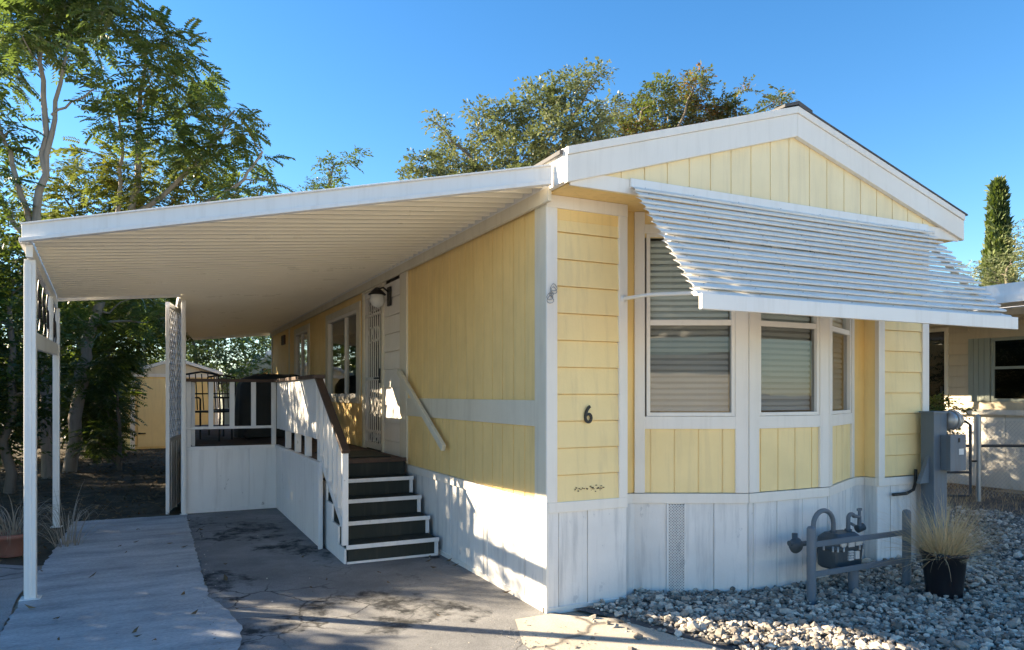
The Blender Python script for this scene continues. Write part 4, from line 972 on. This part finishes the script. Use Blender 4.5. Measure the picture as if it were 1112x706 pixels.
# ------------------------------------------------------------------ trees
def leaf_template(kind, g_):
    V, F = [], []
    def leaflet(b, d, L, w_, up):
        d = d/np.linalg.norm(d); s_ = np.cross(d, up); s_ /= (np.linalg.norm(s_)+1e-9); o = len(V)
        V.extend([b, b+d*L*.45+s_*w_-up*L*.03, b+d*L-up*L*.10, b+d*L*.45-s_*w_-up*L*.03]); F.append((o, o+1, o+2, o+3))
    up = np.array([0,0,1.])
    if kind == 'pinnate':      # long compound leaf, leaflets in drooping pairs
        L = 1.; n = 8
        for k in range(n):
            t = .18 + .82*k/(n-1); p = np.array([t*L*.95, 0, .10*t - .42*t*t]); 
            for s_ in (-1, 1):
                d = np.array([.45, s_*1., -.30+g_.normal(0,.12)]); leaflet(p, d, .30*(1-.35*abs(t-.5)), .060, up)
        leaflet(np.array([.95,0,-.32]), np.array([1,0,-.6]), .22, .045, up)
    elif kind == 'spray':      # twig tip with simple leaves
        for k in range(9):
            t = k/8; p = np.array([t*.9, g_.normal(0,.05), .12*t-.18*t*t]); a = g_.uniform(-1.3,1.3)
            d = np.array([math.cos(a), math.sin(a)*1.3, g_.normal(-.05,.45)]); u = np.array([g_.normal(0,.3), g_.normal(0,.3), 1]); leaflet(p, d, g_.uniform(.22,.36), g_.uniform(.06,.09), u/np.linalg.norm(u))
    elif kind == 'flame':      # upright conifer spray
        for k in range(9):
            a = g_.uniform(0, 6.28); t = g_.random(); d = np.array([.5*math.cos(a), .5*math.sin(a), 1]); u = np.array([math.cos(a+1), math.sin(a+1), .2]); leaflet(np.array([.12*math.cos(a), .12*math.sin(a), t*.5]), d, .5, .08, u/np.linalg.norm(u))
    return np.array(V), np.array(F)
def scatter(pos, az, pit, scl, kind, seed):
    g_ = np.random.default_rng(seed); tmps = [leaf_template(kind, g_) for _ in range(4)]; Vs, Fs = [], []; o = 0
    idx = g_.integers(0, 4, len(pos))
    for k, (TV, TF) in enumerate(tmps):
        s_ = idx == k; n = s_.sum()
        if not n: continue
        p, a, b, c = pos[s_], az[s_][:,None], pit[s_][:,None], scl[s_][:,None]
        rl = g_.normal(0, .35, n)[:,None]
        X, Y, Z = TV[None,:,0]*c, TV[None,:,1]*c, TV[None,:,2]*c
        Y, Z = Y*np.cos(rl)-Z*np.sin(rl), Y*np.sin(rl)+Z*np.cos(rl)
        X, Z = X*np.cos(b)-Z*np.sin(b), X*np.sin(b)+Z*np.cos(b)
        X, Y = X*np.cos(a)-Y*np.sin(a), X*np.sin(a)+Y*np.cos(a)
        V = np.stack([X, Y, Z], -1) + p[:,None,:]; Vs.append(V.reshape(-1,3)); Fs.append((TF[None] + (np.arange(n)*len(TV))[:,None,None]).reshape(-1,4) + o); o += n*len(TV)
    return np.concatenate(Vs), np.concatenate(Fs)
def wobble(a, b, n, amt, g_):
    pts = []; L = (b-a).length
    for k in range(n+1):
        t = k/n; p = a.lerp(b, t)
        if 0 < k < n: p = p + Vector(g_.normal(0, amt*L, 3))
        pts.append(p)
    return pts
DENS = 2.6
def tree(name, label, stems, clumps, kind, leaf, bark='bark', size=.45, dens=130, seed=1, group=None, twigs=True, flat=1.0):
    """stems: list of (points, r0, r1); clumps: list of (centre, radius)"""
    g_ = np.random.default_rng(seed); base = stems[0][0][0]
    t = thing(name, label, 'tree' if 'shrub' not in name and 'hedge' not in name else 'shrub', base, group)
    m = MB(); nodes_ = []
    for pts, r0, r1 in stems:
        pts = [Vector(p) for p in pts]; fine = [pts[0]]
        for a, b in zip(pts, pts[1:]): fine += wobble(a, b, 4, .025, g_)[1:]
        n = len(fine); rs = [r0+(r1-r0)*k/(n-1) for k in range(n)]; m.tube(fine, rs, 9); nodes_ += list(zip(fine[2:], rs[2:]))
    P_, A_, B_, S_ = [], [], [], []
    for c, r in sorted(clumps, key=lambda q: min((q[0]-p).length for p, _ in nodes_)):
        c = Vector(c)
        if twigs:
            q, qr = min(nodes_, key=lambda pr: (pr[0]-c).length + (2*max(0, pr[0].z-c.z+.2)))
            lim = wobble(q, c, 5, .05, g_); rr = min(qr*.6, .012+.012*(q-c).length); rs = [rr*(1-k/5*.75) for k in range(6)]; m.tube(lim, rs, 6); nodes_ += list(zip(lim[2:], rs[2:]))
            for k in range(4):
                e = c + Vector(g_.normal(0, 1, 3)).normalized()*r*.8; m.tube(wobble(c, e, 3, .06, g_), [rs[-1]*.8, rs[-1]*.6, rs[-1]*.45, rs[-1]*.3], 5)
        n = max(6, int(dens*r*r*DENS))
        d = g_.normal(0, 1, (n,3)); d /= np.linalg.norm(d, axis=1)[:,None]; rad = r*g_.uniform(.15, 1, n)**.6
        d[:,2] *= flat
        p = np.array(c)[None] + d*rad[:,None]; P_.append(p)
        A_.append(np.arctan2(d[:,1], d[:,0]) + g_.normal(0,.7,n)); B_.append(.35*d[:,2] + g_.normal(0,.25,n)); S_.append(size*g_.uniform(.65,1.15,n))
    m.build('trunk', bark, t)
    V, F = scatter(np.concatenate(P_), np.concatenate(A_), np.concatenate(B_), np.concatenate(S_), kind, seed+100)
    raw('crown', V, F, leaf, t); return t
def PL(lst, dep, jit=1.2, seed=0, k=1.0):
    g_ = np.random.default_rng(seed); out = []
    for px, py, r in lst:
        d = dep + g_.uniform(-jit, jit); out.append((P(px, py, d), r*k/794*d))
    return out
def PS(lst, dep): return [P(px, py, dep) for px, py in lst]
# tall left tree
tree('tall_tree', 'tall airy tree at far left with pale forked stems cut by the photo edge',
     [(PS([(52,524),(47,400),(36,255),(50,190),(47,105),(42,30)], 13.5), .11, .03), (PS([(50,190),(60,110),(76,40)], 13.5), .055, .02), (PS([(38,262),(18,195),(0,140),(-20,90)], 13.5), .06, .02), (PS([(34,268),(10,235),(-12,190)], 13.5), .06, .025), (PS([(56,125),(85,108),(104,96)], 13.5), .025, .012)],
     PL([(50,12,34),(86,24,28),(20,34,28),(3,78,24),(112,14,20),(72,-22,44),(28,-34,44),(8,142,17),(-14,170,26),(104,60,15),(-20,30,40),(-40,100,40),(120,-10,24),(60,50,20),(2,200,16),(12,225,14)], 13.5, 1.0, 1), 'pinnate', 'leaf_ail', 'palebark', .48, 125, 11)
tree('tall_tree', 'tall compound leaved tree rising behind the left end of the carport roof',
     [(PS([(74,524),(86,430),(93,375),(120,300),(142,235),(150,160),(152,100),(160,45)], 14.5), .13, .025), (PS([(120,300),(128,230),(133,170),(128,120)], 14.5), .055, .02), (PS([(142,235),(185,205),(225,165),(255,120)], 14.5), .06, .02), (PS([(150,240),(210,225),(265,195),(285,165)], 14.5), .05, .02)],
     PL([(163,38,18),(195,52,20),(214,78,17),(165,78,22),(140,102,19),(192,98,22),(120,130,18),(150,140,16),(112,98,12),(206,128,17),(228,112,9),(252,118,14),(264,138,13),(243,150,17),(226,175,20),(282,172,11),(268,200,17),(292,195,10),(255,212,14),(180,150,18),(205,165,18),(75,300,22),(110,312,24),(150,322,22),(85,345,18),(130,348,20),(182,345,16),(62,275,20),(100,280,20),(140,290,20)], 14.5, 1.0, 2), 'pinnate', 'leaf_ail', 'palebark', .46, 160, 12)
tree('yellowing_tree', 'shorter yellowing tree below the two tall ones at the left', 
     [(PS([(54,512),(56,420),(62,330),(100,290),(132,240)], 16), .085, .045), (PS([(125,300),(90,250),(70,215)], 16), .06, .02), (PS([(130,300),(180,240),(200,190)], 16), .06, .02)],
     PL([(100,178,24),(140,190,28),(180,175,24),(214,185,20),(170,214,26),(122,222,26),(82,214,22),(58,238,20),(20,252,24),(208,216,18),(240,212,14),(60,180,16),(90,250,22),(40,222,18),(150,240,24)], 16, 1.5, 3), 'pinnate', 'leaf_yel', 'bark', .42, 150, 13)
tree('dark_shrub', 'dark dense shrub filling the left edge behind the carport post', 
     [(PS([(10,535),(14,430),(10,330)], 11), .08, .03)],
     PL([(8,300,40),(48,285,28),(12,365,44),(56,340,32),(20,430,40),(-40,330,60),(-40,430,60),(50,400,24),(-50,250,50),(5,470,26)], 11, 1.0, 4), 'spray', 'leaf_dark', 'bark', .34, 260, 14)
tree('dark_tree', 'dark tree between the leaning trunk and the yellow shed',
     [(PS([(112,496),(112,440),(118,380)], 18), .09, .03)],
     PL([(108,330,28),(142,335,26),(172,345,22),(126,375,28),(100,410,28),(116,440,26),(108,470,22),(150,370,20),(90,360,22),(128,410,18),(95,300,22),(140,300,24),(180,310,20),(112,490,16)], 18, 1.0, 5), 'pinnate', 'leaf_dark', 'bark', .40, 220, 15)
m = None
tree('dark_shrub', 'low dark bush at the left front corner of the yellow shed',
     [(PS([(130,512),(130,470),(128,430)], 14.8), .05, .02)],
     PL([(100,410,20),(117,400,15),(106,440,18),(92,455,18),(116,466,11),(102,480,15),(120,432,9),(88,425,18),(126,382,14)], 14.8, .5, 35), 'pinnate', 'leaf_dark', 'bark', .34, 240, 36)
tree('mid_tree', 'leafy tree behind the shed seen under the carport roof',
     [(PS([(215,500),(215,420),(210,370)], 25), .14, .05)],
     PL([(180,355,22),(205,375,20),(235,385,20),(262,392,18),(220,350,24),(250,360,20),(190,330,24),(275,370,16),(240,408,16),(270,410,16),(160,340,20),(284,392,12)], 25, 1.5, 6), 'spray', 'leaf_ail', 'bark', .5, 90, 16)
tree('back_tree', 'slim tree top showing alone above the middle of the carport roof',
     [(PS([(352,500),(352,300),(352,215),(362,180)], 18), .12, .015)],
     PL([(356,180,9),(378,174,8),(348,203,10),(366,192,6),(340,208,8),(390,168,5),(362,212,10),(418,206,5),(350,235,14),(330,250,14)], 18, .4, 7), 'spray', 'leaf_dark', 'bark', .28, 420, 17)
tree('back_tree', 'wide olive green tree crown behind the left slope of the roof',
     [(PS([(575,520),(572,330),(565,230),(560,170)], 19), .22, .06), (PS([(565,230),(610,160),(640,90)], 19), .10, .02), (PS([(565,220),(510,170),(475,135)], 19), .08, .02), (PS([(565,235),(500,205),(455,180)], 19), .08, .02)],
     PL([(460,178,15),(478,135,9),(486,152,6),(500,172,20),(530,150,15),(520,122,10),(552,132,22),(590,118,22),(604,148,26),(630,86,13),(650,78,8),(566,168,24),(640,138,20),(615,100,16),(662,118,11),(650,165,20),(530,180,16),(485,185,14),(450,190,10),(580,95,8),(600,180,24),(560,200,26),(520,200,22),(480,205,18)], 19, 1.3, 8), 'spray', 'leaf_olive', 'bark', .38, 300, 18)
tree('back_tree', 'tree with rusty orange leaves showing behind the ridge of the roof',
     [(PS([(735,520),(735,330),(732,220),(735,140)], 22), .22, .05), (PS([(732,220),(780,150),(845,110)], 22), .10, .015), (PS([(732,210),(690,150),(700,110)], 22), .08, .02), (PS([(735,140),(752,100),(758,82)], 22), .04, .012)],
     PL([(690,124,18),(716,106,15),(754,96,13),(740,122,20),(784,112,10),(768,128,18),(800,122,10),(850,106,7),(842,113,8),(700,150,20),(672,142,14),(808,95,5),(760,80,6),(722,85,5),(730,160,24),(790,145,16),(820,130,8)], 22, 1.3, 9), 'spray', 'leaf_rust', 'bark', .38, 380, 19)
tree('bushy_tree', 'bushy tree beyond the neighbouring roof at the right edge',
     [(PS([(1092,470),(1092,330),(1094,290)], 27), .14, .04)],
     PL([(1072,292,14),(1098,282,15),(1112,262,13),(1046,292,7),(1114,300,20),(1085,305,16),(1058,300,8),(1125,280,22),(1108,245,7),(1060,315,12),(1100,320,20)], 27, 1., 10), 'spray', 'leaf_olive', 'bark', .40, 110, 20)
# cypress
cy = thing('cypress_tree', 'slim dark cypress rising above the neighbouring roof', 'tree', P(1084, 470, 30))
b0 = P(1084, 470, 30); b0.z = 0; m = MB(); m.tube([b0, b0+Vector((0,0,9.5))], [.16, .02], 8); m.build('trunk', 'bark', cy)
n = 3400; g_ = np.random.default_rng(21); h = g_.random(n)**.8; rmax = .78*np.clip(1-h, 0, 1)**.55*(.85+.3*g_.random(n))*np.clip(.35+h*4, 0, 1); a = g_.uniform(0, 6.28, n); rr = rmax*g_.uniform(.55, 1, n)
pos = np.stack([b0.x+rr*np.cos(a), b0.y+rr*np.sin(a), .5+h*9.5], -1); V, F = scatter(pos, a, g_.normal(0,.15,n), .5*g_.uniform(.7,1.2,n), 'flame', 22); raw('crown', V, F, 'leaf_cyp', cy)
# shrub by the neighbour's door
sb = P(1018, 450, 11.5); sb.z = 0
tree('leafy_shrub', 'small bright green shrub in front of the dark doorway of the neighbouring home', [([sb, sb+Vector((0,0,1.0))], .02, .01)],
     [(P(1012,441,11.5), .16), (P(1026,444,11.5), .15), (P(1040,449,11.4), .10), (P(1008,452,11.5), .16), (P(1022,470,11.5), .2)], 'spray', 'leaf_yel', 'bark', .2, 900, 23)

# hedge trees left of the drive and further back (they shade the drive and close the view)
def mass(name, label, x, y, h, r, seed, leaf='leaf_dark', dens=120, size=.5, group='shade trees left of the drive'):
    g_ = np.random.default_rng(seed); b = Vector((x, y, 0)); cl = []
    nC = int(10 + 4*r*h/3)
    for k in range(nC):
        z = h*(.22 + .78*g_.random()); fr = math.sqrt(max(.05, 1-((z/h-.55)/.6)**2)); a = g_.uniform(0, 6.28); q = r*fr*math.sqrt(g_.random())
        cl.append((Vector((x+q*math.cos(a), y+q*math.sin(a), min(z, h-.3))), g_.uniform(.45, .8)))
    return tree(name, label, [([b, b+Vector((.05,.1,h*.4)), b+Vector((-.1,0,h*.8))], .14, .04)], cl, 'spray', leaf, 'bark', size, dens, seed, group)
HEDGE = [(-7.6, 5.7, 3.1, .9), (-9.0, 9.4, 5.0, 1.25), (-8.6, 7.6, 4.1, .45), (-9.2, 11.4, 4.9, 1.7), (-9.6, 14.2, 5.8, 2.0), (-13.0, 14.2, 6.4, 2.2), (-12.6, 18.0, 7.4, 2.4), (-8.6, 4.4, 3.3, 1.0), (-8.7, 2.2, 3.7, 1.2)]
labs = ['low rounded bush', 'large dense bush', 'middling dense bush', 'large dense tree', 'tall broad tree', 'tall dense tree', 'tallest broad tree', 'upright bush', 'leaning bush nearest the street']
for k, (x, y, h, r) in enumerate(HEDGE): mass('shade_tree', labs[k] + ' left of the drive outside the photo', x, y, h, r, 40+k)
for k, (px, dep, h, r) in enumerate(((20, 24, 5.5, 2.6), (90, 27, 6, 2.6), (150, 31, 6.5, 3), (265, 34, 6, 3), (-60, 18, 5, 2.4))):
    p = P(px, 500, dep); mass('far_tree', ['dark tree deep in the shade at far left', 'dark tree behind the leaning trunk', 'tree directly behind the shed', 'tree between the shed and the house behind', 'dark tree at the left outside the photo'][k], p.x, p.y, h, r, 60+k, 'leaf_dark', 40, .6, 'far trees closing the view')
for k, (x, y) in enumerate(((18, 16), (21, 9), (17, 22), (20, 2))):
    mass('far_tree', ['round tree well behind the neighbouring home', 'tree behind the right end of the neighbouring home', 'tree at the far end of the side path', 'tree hidden beyond the neighbouring home'][k], x, y, 4.2, 2.2, 80+k, 'leaf_olive', 35, .6, 'far trees closing the view')

for k, (px, dep, h, r) in enumerate(((40, 21, 2.6, 1.9), (95, 23, 2.8, 2.0), (-10, 17, 2.4, 1.6), (150, 27, 2.6, 2.0))):
    p = P(px, 500, dep); mass('hedge_shrub', ['low dark hedge bush right of the carport corner post', 'low hedge bush behind the leaning trunk', 'low hedge bush at the left edge of the photo', 'low hedge bush peeping out behind the shed'][k], p.x, p.y, h, r, 120+k, 'leaf_dark', 70, .5, 'hedge bushes at the back of the yard')
# house seen behind under the carport
hb = thing('back_house', 'grey house with white raked gable edge seen beyond the end of the porch', 'house', (0, 0, 0))
hx0 = P(243, 430, 27); ux = (RGT*.92 + FWD*.39).normalized(); n2 = Vector((ux.y, -ux.x, 0)); hf = FR((hx0.x, hx0.y), (ux.x, ux.y), (n2.x, n2.y))
m = MB(); m.prism([(0, 0), (7, 0), (7, 2.0), (3.5, 4.2), (0, 2.0)], lambda a, b: hf.pt(a, b, 0), lambda a, b: hf.pt(a, b, -6)); m.build('wall', 'vinyl', hb)
m = MB()
for s in (0, 1):
    U = (lambda a: a) if s == 0 else (lambda a: 7-a)
    a0, z0, a1, z1 = -.45, 1.72, 3.5, 4.2
    q = [hf.pt(U(a0), z0, .35), hf.pt(U(a0), z0, -6.2), hf.pt(U(a1), z1, -6.2), hf.pt(U(a1), z1, .35)]; m.hexa(q + [v+Vector((0,0,.2)) for v in q])
m.build('roof', 'gutterwhite', hb)
m = MB(); hf.box(m, 1.35, 2.1, 1.3, 2.5, 0, .04); hf.box(m, 2.4, 3.2, .2, 2.5, 0, .04); m.build('window', 'darkglass', hb)

st = thing('street_home', 'pale home across the street mirrored in the bay window glass', 'mobile home', (-3, -29, 0))
m = MB(); m.box(-12, 7, -35, -29, 0, 2.7); m.build('wall', 'neighwhite', st)
m = MB(); m.prism([(-29.0+.3, 2.68), (-35-.3, 2.68), (-32, 3.6)], lambda a, b: (-12.3, a, b), lambda a, b: (7.3, a, b)); m.build('roof', 'shingle', st)
for k, (x, y, h, r) in enumerate(((16, -38, 4.5, 3), (-24, -22, 6, 3))):
    mass('street_tree', ['round tree right of the home across the street', 'tall tree left of the home across the street'][k], x, y, h, r, 90+k, 'leaf_olive', 22, .7, 'trees across the street')
mass('dapple_tree', 'small unseen tree added in the side yard to dapple the neighbouring home', 6.0, 5.4, 3.6, 1.0, 99, 'leaf_olive', 50, .4, None)  # hidden tree, added to throw dapples on the neighbour's skirting
